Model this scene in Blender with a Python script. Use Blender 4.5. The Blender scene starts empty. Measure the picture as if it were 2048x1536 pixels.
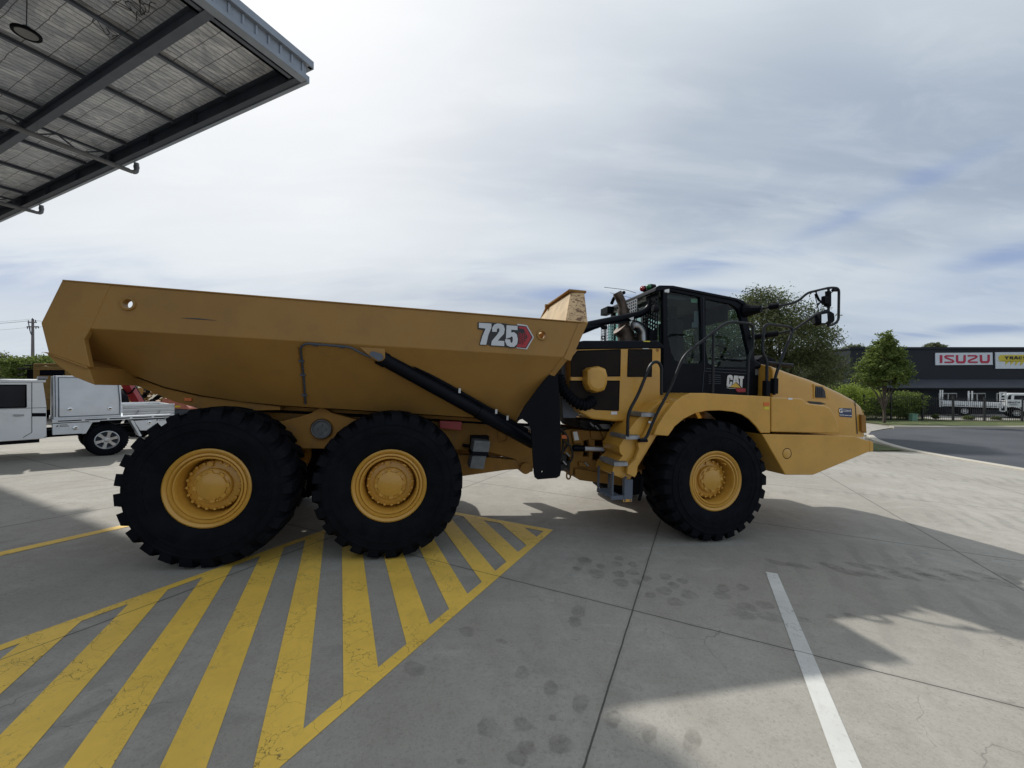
import bpy, bmesh, math, random
from mathutils import Vector, Matrix
random.seed(7)
R = math.radians
# ---------------------------------------------------------------- camera, world, sun, exposure
sc = bpy.context.scene
FOC, CH = 805.0, 1.82
cam = bpy.data.objects.new('camera', bpy.data.cameras.new('camera'))
sc.collection.objects.link(cam)
cam.location = (0, 0, CH); cam.rotation_euler = (R(90), 0, 0)
cam.data.sensor_width = 36; cam.data.lens = 36 * FOC / 2048
cam.data.clip_end = 6000; cam.data.clip_start = 0.05
sc.camera = cam
SUN_AZ, SUN_EL = -38.9, 46.8            # azimuth from +Y (negative = left), elevation
sund = Vector((math.sin(R(SUN_AZ)) * math.cos(R(SUN_EL)), math.cos(R(SUN_AZ)) * math.cos(R(SUN_EL)), math.sin(R(SUN_EL))))
sl = bpy.data.lights.new('sun', 'SUN'); sl.energy = 3.0; sl.angle = R(1.1); sl.color = (1.0, 0.965, 0.90)
so = bpy.data.objects.new('sun', sl); sc.collection.objects.link(so)
so.rotation_euler = sund.to_track_quat('Z', 'Y').to_euler(); so.location = (-20, 20, 30)
sc.view_settings.view_transform = 'Standard'; sc.view_settings.look = 'None'
sc.view_settings.gamma = 1; sc.view_settings.exposure = 0.14

w = bpy.data.worlds.new('World'); sc.world = w; w.use_nodes = True
nt = w.node_tree; nt.nodes.clear(); L = nt.links.new
def N(t, **k):
    n = nt.nodes.new(t)
    for a, b in k.items():
        if a.startswith('i_'): n.inputs[a[2:].replace('_', ' ')].default_value = b
        elif a.startswith('n_'): n.inputs[int(a[2:])].default_value = b
        else: setattr(n, a, b)
    return n
def mth(op, a, b=None, c=None, clamp=False):
    n = nt.nodes.new('ShaderNodeMath'); n.operation = op; n.use_clamp = clamp
    for i, x in enumerate((a, b, c)):
        if x is None: continue
        if isinstance(x, (int, float)): n.inputs[i].default_value = x
        else: L(x, n.inputs[i])
    return n.outputs[0]
def mixc(f, a, b):
    n = nt.nodes.new('ShaderNodeMix'); n.data_type = 'RGBA'
    for i, x in ((0, f), (6, a), (7, b)):
        if isinstance(x, (int, float)): n.inputs[i].default_value = x
        elif isinstance(x, tuple): n.inputs[i].default_value = (*x, 1)
        else: L(x, n.inputs[i])
    return n.outputs[2]
def ramp(f, lo, hi):
    n = nt.nodes.new('ShaderNodeMapRange'); n.interpolation_type = 'SMOOTHSTEP'
    n.inputs[1].default_value = lo; n.inputs[2].default_value = hi
    L(f, n.inputs[0]); return n.outputs[0]
tc = N('ShaderNodeTexCoord'); sep = N('ShaderNodeSeparateXYZ'); L(tc.outputs['Generated'], sep.inputs[0])
sky = N('ShaderNodeTexSky', sky_type='NISHITA', sun_disc=False, sun_elevation=R(SUN_EL), sun_rotation=R(SUN_AZ))
zz = mth('MAXIMUM', sep.outputs[2], 0.0)
den = mth('ADD', zz, 0.22)
cb = N('ShaderNodeCombineXYZ'); L(mth('DIVIDE', sep.outputs[0], den), cb.inputs[0]); L(mth('DIVIDE', sep.outputs[1], den), cb.inputs[1])
def noise(scale, rot, sx, sy, detail=5, rough=.55, dist=0.0, off=(0, 0, 0)):
    m = N('ShaderNodeMapping'); L(cb.outputs[0], m.inputs[0]); m.inputs[2].default_value = (0, 0, R(rot)); m.inputs[3].default_value = (sx, sy, 1); m.inputs[1].default_value = off
    n = N('ShaderNodeTexNoise'); n.inputs['Scale'].default_value = scale; n.inputs['Detail'].default_value = detail; n.inputs['Roughness'].default_value = rough
    n.inputs['Distortion'].default_value = dist; L(m.outputs[0], n.inputs[0]); return n.outputs[0]
nA = noise(0.62, -52, .5, 1.7, 4, .48, .7, (3.1, 1.7, 0))       # broad streaks
nB = noise(1.9, -48, .5, 1.7, 5, .55, .6, (7.3, 2.2, 0))         # wisps
nC = noise(0.55, 10, 1, 1, 3, .5, .3, (1.2, 5.5, 0))            # patches
big = mth('ADD', mth('MULTIPLY', nA, .6), mth('MULTIPLY', nC, .4))
dot = N('ShaderNodeVectorMath', operation='DOT_PRODUCT'); L(tc.outputs['Generated'], dot.inputs[0]); dot.inputs[1].default_value = sund
glow = mth('POWER', mth('MAXIMUM', dot.outputs[1 if len(dot.outputs) > 1 else 0], 0.0), 5.0)
# cloud luminance: grey-blue veil with lighter streaks, brighter round the hidden sun and at the horizon
hor = ramp(zz, 0.30, 0.0)
cl = mixc(ramp(big, .39, .60), (.335, .40, .495), (.535, .60, .66))
cl = mixc(mth('MULTIPLY', ramp(nB, .40, .78), .32), cl, (.68, .735, .775))
nD = noise(4.2, -50, .55, 1.5, 6, .6, .5, (2.3, 8.1, 0)); nE = noise(1.1, 25, 1, 1, 4, .55, .25, (6.1, 3.3, 0))
cl = mixc(mth('MULTIPLY', ramp(nD, .45, .72), .20), cl, (.74, .79, .82)); cl = mixc(mth('MULTIPLY', ramp(nE, .48, .70), .30), cl, (.43, .49, .56))
cl = mixc(mth('MULTIPLY', hor, .40), cl, (.60, .67, .72))
cl = mixc(mth('MULTIPLY', glow, .95, clamp=True), cl, (1.0, 1.0, 1.0))
clb = N('ShaderNodeVectorMath', operation='SCALE'); L(cl, clb.inputs[0])
STR = 0.10
clb.inputs['Scale'].default_value = 1.0 / STR
# blue gaps low in the sky
low = mth('MULTIPLY', ramp(zz, .02, .10), ramp(zz, .40, .16))
def gap(u, v, wu, wv, tilt=0.0):
    c = Vector(((u - 1024) / FOC, 1, -(v - 768) / FOC)).normalized(); r_ = c.cross(Vector((0, 0, 1))).normalized(); up_ = r_.cross(c); r2 = r_ * math.cos(tilt) + up_ * math.sin(tilt); u2 = up_ * math.cos(tilt) - r_ * math.sin(tilt)
    q = []
    for vec, wd in ((r2, wu), (u2, wv)):
        dd = N('ShaderNodeVectorMath', operation='DOT_PRODUCT'); L(tc.outputs['Generated'], dd.inputs[0]); dd.inputs[1].default_value = vec
        e = mth('DIVIDE', mth('ADD', mth('SUBTRACT', dd.outputs[1], c.dot(vec)), mth('MULTIPLY', mth('SUBTRACT', nB, .5), wd * 2.2)), wd); q.append(mth('MULTIPLY', e, e))
    dc = N('ShaderNodeVectorMath', operation='DOT_PRODUCT'); L(tc.outputs['Generated'], dc.inputs[0]); dc.inputs[1].default_value = c
    g = mth('POWER', 2.718, mth('MULTIPLY', mth('ADD', q[0], q[1]), -1.0)); return mth('MULTIPLY', g, mth('GREATER_THAN', dc.outputs[1], .2))
gs = [gap(1110, 592, .11, .018), gap(1400, 535, .13, .022, .05), gap(1330, 590, .16, .016), gap(1730, 415, .10, .018, .28), gap(2040, 510, .10, .02, .1), gap(1900, 665, .12, .010), gap(-300, 500, .3, .05), gap(2600, 400, .3, .06, .2)]
gsum = gs[0]
for q_ in gs[1:]: gsum = mth('MAXIMUM', gsum, q_)
gapm = mth('MULTIPLY', gsum, mth('ADD', .5, mth('MULTIPLY', ramp(nB, .62, .38), .8)), clamp=True)
gapm = mth('MAXIMUM', gapm, mth('MULTIPLY', mth('MULTIPLY', ramp(mth('ADD', mth('MULTIPLY', nB, .55), mth('MULTIPLY', nC, .45)), .47, .36), low), .5))
gapm = mth('MULTIPLY', gapm, mth('SUBTRACT', 1.0, mth('MULTIPLY', glow, 1.3, clamp=True)), clamp=True)
bl = N('ShaderNodeVectorMath', operation='SCALE'); L(sky.outputs[0], bl.inputs[0]); bl.inputs['Scale'].default_value = 1.0
blue = mixc(.8, bl.outputs[0], (2.3, 3.1, 5.3))
fin = mixc(mth('MULTIPLY', gapm, .8), clb.outputs[0], blue)
bg = N('ShaderNodeBackground'); bg.inputs[1].default_value = STR; L(fin, bg.inputs[0])
wo = N('ShaderNodeOutputWorld'); L(bg.outputs[0], wo.inputs[0])

# ---------------------------------------------------------------- materials
def srgb(r, g, b):
    f = lambda c: (c / 255 / 12.92) if c / 255 <= .04045 else ((c / 255 + .055) / 1.055) ** 2.4
    return (f(r), f(g), f(b))
MATS = {}
def mat(name, col, rough=.5, metal=0.0, var=.12, scale=3.0, bump=0.0, bscale=60.0, spec=.5, dirt=0.0, dcol=(.10, .085, .06), coat=0.0, emit=None):
    """principled paint / rubber / metal with soft colour variation, grain bump and optional dirt"""
    global nt, L
    m = bpy.data.materials.new(name); m.use_nodes = True; nt = m.node_tree; L = nt.links.new
    p = nt.nodes['Principled BSDF']; t = N('ShaderNodeTexCoord')
    n = N('ShaderNodeTexNoise'); n.inputs['Scale'].default_value = scale; n.inputs['Detail'].default_value = 5; L(t.outputs['Object'], n.inputs[0])
    f = ramp(n.outputs[0], .3, .7)
    c = mixc(f, tuple(x * (1 - var) for x in col), tuple(min(1, x * (1 + var)) for x in col))
    if dirt > 0:
        n3 = N('ShaderNodeTexNoise'); n3.inputs['Scale'].default_value = scale * 2.3; n3.inputs['Detail'].default_value = 8; n3.inputs['Roughness'].default_value = .7; L(t.outputs['Object'], n3.inputs[0])
        c = mixc(mth('MULTIPLY', ramp(n3.outputs[0], .48, .75), dirt), c, dcol)
    L(c, p.inputs['Base Color'])
    p.inputs['Metallic'].default_value = metal; p.inputs['Specular IOR Level'].default_value = spec
    rr = N('ShaderNodeMapRange'); L(n.outputs[0], rr.inputs[0]); rr.inputs[3].default_value = max(0.02, rough - .07); rr.inputs[4].default_value = min(1, rough + .1)
    L(rr.outputs[0], p.inputs['Roughness'])
    p.inputs['Coat Weight'].default_value = coat; p.inputs['Coat Roughness'].default_value = .08
    if bump > 0:
        n2 = N('ShaderNodeTexNoise'); n2.inputs['Scale'].default_value = bscale; n2.inputs['Detail'].default_value = 4; L(t.outputs['Object'], n2.inputs[0])
        b = N('ShaderNodeBump'); b.inputs['Strength'].default_value = bump; b.inputs['Distance'].default_value = .01; L(n2.outputs[0], b.inputs['Height']); L(b.outputs[0], p.inputs['Normal'])
    if emit: p.inputs['Emission Color'].default_value = (*emit, 1); p.inputs['Emission Strength'].default_value = 1
    MATS[name] = m; return m
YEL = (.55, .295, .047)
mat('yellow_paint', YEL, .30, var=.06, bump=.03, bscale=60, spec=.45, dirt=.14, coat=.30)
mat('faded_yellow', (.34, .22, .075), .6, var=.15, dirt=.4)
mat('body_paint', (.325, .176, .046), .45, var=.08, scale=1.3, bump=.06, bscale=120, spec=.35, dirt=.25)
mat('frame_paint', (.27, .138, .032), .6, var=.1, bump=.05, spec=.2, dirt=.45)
mat('rubber', (.0065, .0075, .0105), .75, var=.25, scale=5, bump=.25, bscale=35, spec=.07, dirt=.25, dcol=(.018, .018, .020))
mat('black_paint', (.004, .0055, .010), .34, var=.2, bump=.03, spec=.11, dirt=.1, dcol=(.015, .015, .016))
mat('black_plastic', (.005, .006, .009), .6, var=.2, bump=.1, spec=.09)
mat('rail_black', (.008, .010, .014), .42, var=.2, spec=.3)
mat('grille_dark', (.028, .025, .024), .6, var=.2, bump=.5, bscale=220)
mat('steel', (.42, .43, .45), .32, 1.0, var=.1, bump=.05)
mat('chrome', (.75, .77, .8), .1, 1.0, var=.03)
mat('galv', (.30, .31, .33), .5, .6, var=.2, scale=8, bump=.2)
mat('exhaust', (.10, .075, .06), .45, .6, var=.35, scale=14, bump=.15)
mat('grey_block', (.13, .135, .14), .8, var=.15, scale=12, bump=.2, dirt=.3)
mat('white_paint', (.74, .76, .78), .3, var=.04, spec=.5, coat=.3)
mat('white_sign', (.62, .66, .72), .4, var=.03)
mat('label_white', (.7, .7, .7), .4, var=.05)
mat('decal_silver', (.56, .58, .62), .35, var=.05)
mat('decal_black', (.012, .012, .015), .35, var=.1)
mat('decal_red', (.38, .018, .03), .35, var=.1)
mat('sign_red', (.45, .008, .05), .4, var=.03)
mat('sign_yellow', (.62, .50, .03), .4, var=.06)
mat('decal_blue', (.012, .03, .10), .35, var=.1)
mat('orange_reflector', (.65, .14, .02), .3, var=.1)
mat('red_paint', (.30, .015, .02), .4, var=.12, dirt=.2)
mat('pink_paint', (.50, .17, .12), .5, var=.1, dirt=.3)
mat('lens_red', (.35, .004, .012), .08, var=.05, coat=1)
mat('lens_green', (.004, .14, .03), .08, var=.05, coat=1)
mat('ute_paint', (.84, .86, .88), .28, var=.03, spec=.5, coat=.3, dirt=.12, dcol=(.40, .36, .30))
mat('ute_box', (.76, .79, .83), .42, var=.05, spec=.5, dirt=.12, dcol=(.35, .32, .28))
mat('dark_glass', (.006, .009, .018), .08, var=.05, spec=.3)
mat('steel_grey', (.095, .112, .145), .55, var=.12, bump=.1, spec=.4)
mat('steel_dark', (.050, .063, .088), .6, var=.15, bump=.1)
mat('fascia_blue', (.26, .30, .36), .45, .2, var=.08, bump=.05)
mat('pipe_grey', (.15, .155, .165), .5, var=.15)
mat('wall_dark', (.018, .022, .030), .7, var=.08, spec=.3)
mat('awning', (.045, .052, .066), .6, var=.06)
mat('wall_grey', (.22, .22, .22), .8, var=.08, bump=.1)
mat('fence_black', (.010, .011, .013), .5, var=.1)
mat('util_green', (.16, .30, .22), .55, var=.08)
mat('pole_wood', (.17, .15, .16), .85, var=.2, scale=10, bump=.3)
mat('trunk', (.085, .065, .05), .9, var=.3, scale=9, bump=.5, bscale=25)
mat('seat_fabric', (.020, .020, .022), .9, var=.2)
mat('rust', (.36, .20, .10), .7, var=.2)
mat('inner_tan', (.50, .36, .18), .55, var=.15, scale=5, dirt=.5, dcol=(.38, .20, .08))
mat('wheel_alloy', (.62, .63, .65), .3, .8, var=.05)
mat('cable', (.02, .02, .022), .6)

def custom(name):
    global nt, L
    m = bpy.data.materials.new(name); m.use_nodes = True; nt = m.node_tree; L = nt.links.new
    MATS[name] = m; return nt.nodes['Principled BSDF'], N('ShaderNodeTexCoord')
def tnoise(src, scale, detail=5, rough=.5, dist=0.0):
    n = N('ShaderNodeTexNoise'); n.inputs['Scale'].default_value = scale; n.inputs['Detail'].default_value = detail; n.inputs['Roughness'].default_value = rough; n.inputs['Distortion'].default_value = dist
    L(src, n.inputs[0]); return n.outputs[0]
def mapped(src, rot=0, scale=(1, 1, 1), loc=(0, 0, 0)):
    m = N('ShaderNodeMapping'); L(src, m.inputs[0]); m.inputs[1].default_value = loc; m.inputs[2].default_value = (0, 0, R(rot)); m.inputs[3].default_value = scale; return m.outputs[0]
def bump(h, p, s=.3, d=.01):
    b = N('ShaderNodeBump'); b.inputs['Strength'].default_value = s; b.inputs['Distance'].default_value = d; L(h, b.inputs['Height']); L(b.outputs[0], p.inputs['Normal'])
def cracks(src, scale, width, warp=.5, mscale=.6, lo=.5, hi=.6):
    """thin irregular crack lines, present only where a slow noise allows"""
    wn = N('ShaderNodeTexNoise'); wn.inputs['Scale'].default_value = scale * 1.6; wn.inputs['Detail'].default_value = 5; L(src, wn.inputs[0])
    ad = N('ShaderNodeVectorMath', operation='MULTIPLY_ADD'); L(wn.outputs[1], ad.inputs[0]); ad.inputs[1].default_value = (warp / scale * 1.6,) * 3; L(src, ad.inputs[2])
    v = N('ShaderNodeTexVoronoi', feature='DISTANCE_TO_EDGE'); v.inputs['Scale'].default_value = scale; L(ad.outputs[0], v.inputs[0])
    return mth('MULTIPLY', ramp(v.outputs[0], width, 0.0), ramp(tnoise(src, mscale, 3), lo, hi))
def concrete_nodes(p, t):
    o = t.outputs['Object']
    c = mixc(ramp(tnoise(o, .35, 5, .6), .3, .7), (.318, .300, .262), (.405, .386, .344))
    c = mixc(mth('MULTIPLY', ramp(tnoise(mapped(o, 20, (1, .45, 1)), 2.2, 7, .65, .3), .38, .70), .5), c, (.275, .255, .220))
    c = mixc(mth('MULTIPLY', ramp(tnoise(mapped(o, -12, (.35, 1.6, 1)), 3.2, 6, .62, .4), .50, .78), .45), c, (.46, .445, .405))
    c = mixc(mth('MULTIPLY', ramp(tnoise(o, 9, 7, .72), .45, .72), .32), c, (.215, .200, .172))
    c = mixc(mth('MULTIPLY', ramp(tnoise(o, 48, 5, .8), .48, .70), .48), c, (.165, .152, .130))
    c = mixc(mth('MULTIPLY', ramp(tnoise(o, 110, 3, .8), .55, .72), .38), c, (.60, .57, .50))
    return c, o
# slab yard: 3.53 m bays cut by joints, tyre scuffs, hairline cracks
p, t = custom('concrete'); c, o = concrete_nodes(p, t)
wob = tnoise(o, 6.0, 3); rotc = N('ShaderNodeSeparateXYZ'); L(mapped(o, 24.8), rotc.inputs[0])
def joint(s, off, wd):
    d = mth('ABSOLUTE', mth('SUBTRACT', mth('ADD', mth('FLOORED_MODULO', mth('SUBTRACT', s, off - 1.765), 3.53), mth('MULTIPLY', wob, .010)), 1.770))
    return ramp(d, wd, wd * .35)
j1 = joint(rotc.outputs[0], -.51, .0085); j2 = joint(rotc.outputs[1], 3.57, .0085); jj = mth('MAXIMUM', j1, j2)
c = mixc(mth('MULTIPLY', jj, .88), c, (.045, .042, .038))
soft = mth('MAXIMUM', joint(rotc.outputs[0], -.51, .04), joint(rotc.outputs[1], 3.57, .04))
c = mixc(mth('MULTIPLY', mth('MULTIPLY', soft, .25), tnoise(o, 3, 4)), c, (.12, .115, .10))
# round tyre-lug scuffs in bands
so_ = N('ShaderNodeSeparateXYZ'); L(o, so_.inputs[0])
def seg(x0, y0, x1, y1, wd):
    dx, dy = x1 - x0, y1 - y0; l2 = dx * dx + dy * dy; ax = mth('SUBTRACT', so_.outputs[0], x0); ay = mth('SUBTRACT', so_.outputs[1], y0)
    tt = mth('DIVIDE', mth('ADD', mth('MULTIPLY', ax, dx), mth('MULTIPLY', ay, dy)), l2, clamp=True)
    ex = mth('SUBTRACT', ax, mth('MULTIPLY', tt, dx)); ey = mth('SUBTRACT', ay, mth('MULTIPLY', tt, dy))
    return ramp(mth('ADD', mth('SQRT', mth('ADD', mth('MULTIPLY', ex, ex), mth('MULTIPLY', ey, ey))), mth('MULTIPLY', mth('SUBTRACT', tnoise(o, 3.5, 2), .5), .25)), wd, wd * .55)
vs = N('ShaderNodeTexVoronoi', feature='F1'); vs.inputs['Scale'].default_value = 5.2; vs.inputs['Randomness'].default_value = .8
L(mapped(o, -25, (.9, 1.35, 1)), vs.inputs[0])
reg = mth('MULTIPLY', ramp(tnoise(mapped(o, 12, (.25, .9, 1), (2.2, 1.1, 0)), .9, 2), .60, .70), .4)
lug = mth('MULTIPLY', ramp(mth('ADD', vs.outputs[0], mth('MULTIPLY', mth('SUBTRACT', tnoise(o, 22, 3), .5), .24)), .60, .42), reg)
c = mixc(mth('MULTIPLY', lug, mth('ADD', .12, mth('MULTIPLY', ramp(tnoise(o, 16, 4), .2, .8), .55))), c, (.13, .126, .118))
# long sweeping tyre smears
wv = N('ShaderNodeTexWave', wave_type='BANDS'); wv.inputs['Scale'].default_value = 1.7; wv.inputs['Distortion'].default_value = 5; wv.inputs['Detail'].default_value = 3; L(mapped(o, 62, (1, .35, 1)), wv.inputs[0])
c = mixc(mth('MULTIPLY', mth('MULTIPLY', ramp(wv.outputs[1], .55, .95), ramp(tnoise(mapped(o, -18, (.15, .7, 1), (1, 4, 0)), 1.0, 2), .5, .62)), .30), c, (.17, .165, .155))
ck = mth('MAXIMUM', cracks(o, .55, .006, 1.0, .35, .52, .58), cracks(o, 1.7, .010, 1.0, .5, .60, .66))
c = mixc(mth('MULTIPLY', ck, .38), c, (.08, .075, .065))
L(c, p.inputs['Base Color']); p.inputs['Roughness'].default_value = .78; p.inputs['Specular IOR Level'].default_value = .35
hh = mth('SUBTRACT', mth('MULTIPLY', tnoise(o, 70, 5, .7), .25), mth('ADD', mth('MULTIPLY', jj, .8), mth('MULTIPLY', ck, .3)))
bump(hh, p, .45, .006)
# worn road paint
def paintmat(name, col, dark, wear):
    p, t = custom(name); o = t.outputs['Object']
    c = mixc(ramp(tnoise(o, 1.1, 6, .65), .3, .7), tuple(x * .80 for x in col), col)
    c = mixc(mth('MULTIPLY', ramp(tnoise(mapped(o, 40, (1, .5, 1)), 9, 6, .7, .6), .52, .74), .40), c, dark)
    fine = cracks(o, 14, .022, 1.2, 3.0, .50, .60); med = mth('MAXIMUM', cracks(o, 4.2, .012, 1.0, 1.3, .45, .52), cracks(o, 1.3, .0055, 1.0, .6, .46, .52))
    k = mth('MAXIMUM', mth('MULTIPLY', fine, .45), med)
    c = mixc(mth('MULTIPLY', k, .8), c, (.10, .075, .03))
    rotc = N('ShaderNodeSeparateXYZ'); L(mapped(o, 24.8), rotc.inputs[0])
    jl = []
    for s, off in ((rotc.outputs[0], -.51), (rotc.outputs[1], 3.57)):
        d = mth('ABSOLUTE', mth('SUBTRACT', mth('ADD', mth('FLOORED_MODULO', mth('SUBTRACT', s, off - 1.765), 3.53), mth('MULTIPLY', tnoise(o, 6, 3), .010)), 1.770))
        jl.append(ramp(d, .0065, .002))
    c = mixc(mth('MULTIPLY', mth('MAXIMUM', jl[0], jl[1]), .8), c, (.05, .045, .03))
    c = mixc(mth('MULTIPLY', ramp(tnoise(o, 30, 6, .75), .60, .68), wear), c, (.27, .26, .24))
    L(c, p.inputs['Base Color']); p.inputs['Roughness'].default_value = .62
    bump(mth('SUBTRACT', mth('MULTIPLY', tnoise(o, 90, 4, .7), .3), k), p, .4, .004)
paintmat('paint_yellow', (.98, .64, .105), (.62, .40, .08), .38)
paintmat('paint_white', (.70, .70, .66), (.50, .50, .47), .40)
# asphalt
p, t = custom('asphalt'); o = t.outputs['Object']
c = mixc(ramp(tnoise(o, .5, 4), .3, .7), (.044, .049, .058), (.066, .070, .080)); c = mixc(mth('MULTIPLY', ramp(tnoise(o, 60, 3, .7), .5, .7), .5), c, (.14, .14, .145))
L(c, p.inputs['Base Color']); p.inputs['Roughness'].default_value = .85; bump(tnoise(o, 90, 3), p, .5)
# grass sheet
p, t = custom('grass'); o = t.outputs['Object']
c = mixc(ramp(tnoise(o, 1.3, 6, .7), .35, .65), (.055, .085, .022), (.13, .145, .055)); c = mixc(mth('MULTIPLY', ramp(tnoise(o, 30, 4, .7), .45, .7), .6), c, (.17, .17, .075))
L(c, p.inputs['Base Color']); p.inputs['Roughness'].default_value = .95; bump(tnoise(o, 45, 4, .7), p, 1.0, .05)
p, t = custom('soil'); o = t.outputs['Object']
c = mixc(ramp(tnoise(o, .4, 6, .7), .35, .65), (.16, .14, .10), (.24, .22, .17)); L(c, p.inputs['Base Color']); p.inputs['Roughness'].default_value = .95
# foliage: colour varies per leaf and per clump
def leafmat(name, a, b, scl=.8, trans=.35):
    p, t = custom(name); o = t.outputs['Object']; g = N('ShaderNodeNewGeometry')
    c = mixc(g.outputs['Random Per Island'], a, b)
    c = mixc(mth('MULTIPLY', ramp(tnoise(o, scl, 3), .4, .65), .5), c, tuple(x * .55 for x in a))
    L(c, p.inputs['Base Color']); p.inputs['Roughness'].default_value = .6; p.inputs['Specular IOR Level'].default_value = .25
    tr = N('ShaderNodeBsdfTranslucent'); L(c, tr.inputs[0]); mx = N('ShaderNodeMixShader'); mx.inputs[0].default_value = trans
    L(p.outputs[0], mx.inputs[1]); L(tr.outputs[0], mx.inputs[2]); L(mx.outputs[0], nt.nodes['Material Output'].inputs[0])
leafmat('leaf_olive', (.075, .100, .035), (.190, .205, .090), trans=.5)
leafmat('leaf_green', (.060, .090, .026), (.160, .190, .060), trans=.45)
leafmat('leaf_bright', (.20, .28, .045), (.40, .46, .11), trans=.5)
leafmat('leaf_bush', (.10, .15, .035), (.24, .29, .075), trans=.45)
leafmat('leaf_far', (.09, .11, .055), (.20, .22, .11), trans=.45)
# clear tinted glass
def glassmat(name, tint, refl):
    global nt, L
    m = bpy.data.materials.new(name); m.use_nodes = True; nt = m.node_tree; L = nt.links.new; nt.nodes.clear()
    tr = N('ShaderNodeBsdfTransparent'); tr.inputs[0].default_value = (*tint, 1); gl = N('ShaderNodeBsdfGlossy'); gl.inputs['Roughness'].default_value = .02
    fr = N('ShaderNodeLayerWeight'); mx = N('ShaderNodeMixShader'); L(mth('ADD', .035 * refl, mth('MULTIPLY', mth('POWER', fr.outputs[1], 4.0), refl * .8), clamp=True), mx.inputs[0])
    L(tr.outputs[0], mx.inputs[1]); L(gl.outputs[0], mx.inputs[2]); out = N('ShaderNodeOutputMaterial'); L(mx.outputs[0], out.inputs[0]); MATS[name] = m
glassmat('cab_glass', (.62, .74, .69), .8)
glassmat('screen_glass', (.72, .90, .86), 1.0)
# foil roof lining under wire mesh
p, t = custom('foil'); o = t.outputs['Object']; s = N('ShaderNodeSeparateXYZ'); L(o, s.inputs[0])
wx = mth('ADD', s.outputs[0], mth('MULTIPLY', tnoise(o, 2.5, 3), .05)); wy = mth('ADD', s.outputs[1], mth('MULTIPLY', tnoise(mapped(o, 0, (1, 1, 1), (5, 5, 5)), 2.5, 3), .06))
def wire(x, sp, wd): return ramp(mth('ABSOLUTE', mth('SUBTRACT', mth('FLOORED_MODULO', x, sp), sp / 2)), wd, wd * .3)
wr = mth('MAXIMUM', wire(wy, .36, .010), wire(wx, .13, .010))
n1 = tnoise(mapped(o, 0, (1.3, .8, 1)), 2.2, 7, .7, 1.2)
c = mixc(ramp(n1, .35, .68), (.46, .50, .56), (.93, .95, .99)); c = mixc(mth('MULTIPLY', ramp(tnoise(o, 7, 6, .75), .56, .70), .5), c, (.16, .17, .18))
c = mixc(mth('MULTIPLY', wr, .9), c, (.05, .055, .065))
L(c, p.inputs['Base Color']); p.inputs['Roughness'].default_value = .42; p.inputs['Metallic'].default_value = .0
bump(mth('ADD', tnoise(mapped(o, 0, (1.5, 1, 1)), 2.6, 6, .7, 1.5), mth('MULTIPLY', wire(wx, .13, .04), .3)), p, .8, .06)
# bed headboard edge: peeled paint flecks
p, t = custom('flaked'); o = t.outputs['Object']
f = ramp(tnoise(mapped(o, 0, (1, 1, 1.7)), 16, 5, .65, 1.2), .53, .58)
c = mixc(f, (.56, .38, .20), (.15, .075, .03)); L(c, p.inputs['Base Color']); p.inputs['Roughness'].default_value = .65; bump(f, p, .5, .004)
# ribbed cladding
def ribbed(name, col, axis, sp):
    p, t = custom(name); o = t.outputs['Object']; s = N('ShaderNodeSeparateXYZ'); L(o, s.inputs[0])
    r_ = wire(s.outputs[axis], sp, sp * .28)
    c = mixc(ramp(tnoise(o, .6, 4), .3, .7), tuple(x * .9 for x in col), tuple(x * 1.1 for x in col)); L(c, p.inputs['Base Color']); p.inputs['Roughness'].default_value = .55
    bump(r_, p, 1.0, .03)
def printmat():
    p, t = custom('tyre_dust'); o = t.outputs['Object']; at = N('ShaderNodeAttribute', attribute_name='strength')
    p.inputs['Base Color'].default_value = (.105, .098, .086, 1); p.inputs['Roughness'].default_value = .9; p.inputs['Specular IOR Level'].default_value = .1
    tr = N('ShaderNodeBsdfTransparent'); mx = N('ShaderNodeMixShader')
    f = mth('MULTIPLY', ramp(mth('ADD', at.outputs[2], mth('MULTIPLY', mth('SUBTRACT', tnoise(o, 26, 5, .7), .5), .9)), .15, .75), mth('ADD', .05, mth('MULTIPLY', ramp(tnoise(o, 11, 5, .7), .30, .75), .20)))
    L(f, mx.inputs[0]); L(tr.outputs[0], mx.inputs[1]); L(p.outputs[0], mx.inputs[2]); L(mx.outputs[0], nt.nodes['Material Output'].inputs[0])
printmat()
ribbed('cladding_dark', (.030, .036, .048), 0, .19)
ribbed('awning_rib', (.048, .055, .070), 0, .2)
ribbed('tray_alloy', (.66, .68, .70), 2, .09)
# fine mesh for the engine side screens
p, t = custom('screen_mesh'); o = t.outputs['Object']; s = N('ShaderNodeSeparateXYZ'); L(o, s.inputs[0])
g_ = mth('MAXIMUM', wire(s.outputs[0], .012, .004), wire(s.outputs[2], .012, .004)); c = mixc(g_, (.005, .0045, .0045), (.022, .018, .016)); c = mixc(mth('MULTIPLY', ramp(tnoise(o, 5, 3), .4, .7), .3), c, (.03, .022, .015))
L(c, p.inputs['Base Color']); p.inputs['Specular IOR Level'].default_value = .12; p.inputs['Roughness'].default_value = .75; bump(g_, p, .4, .003)

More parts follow.
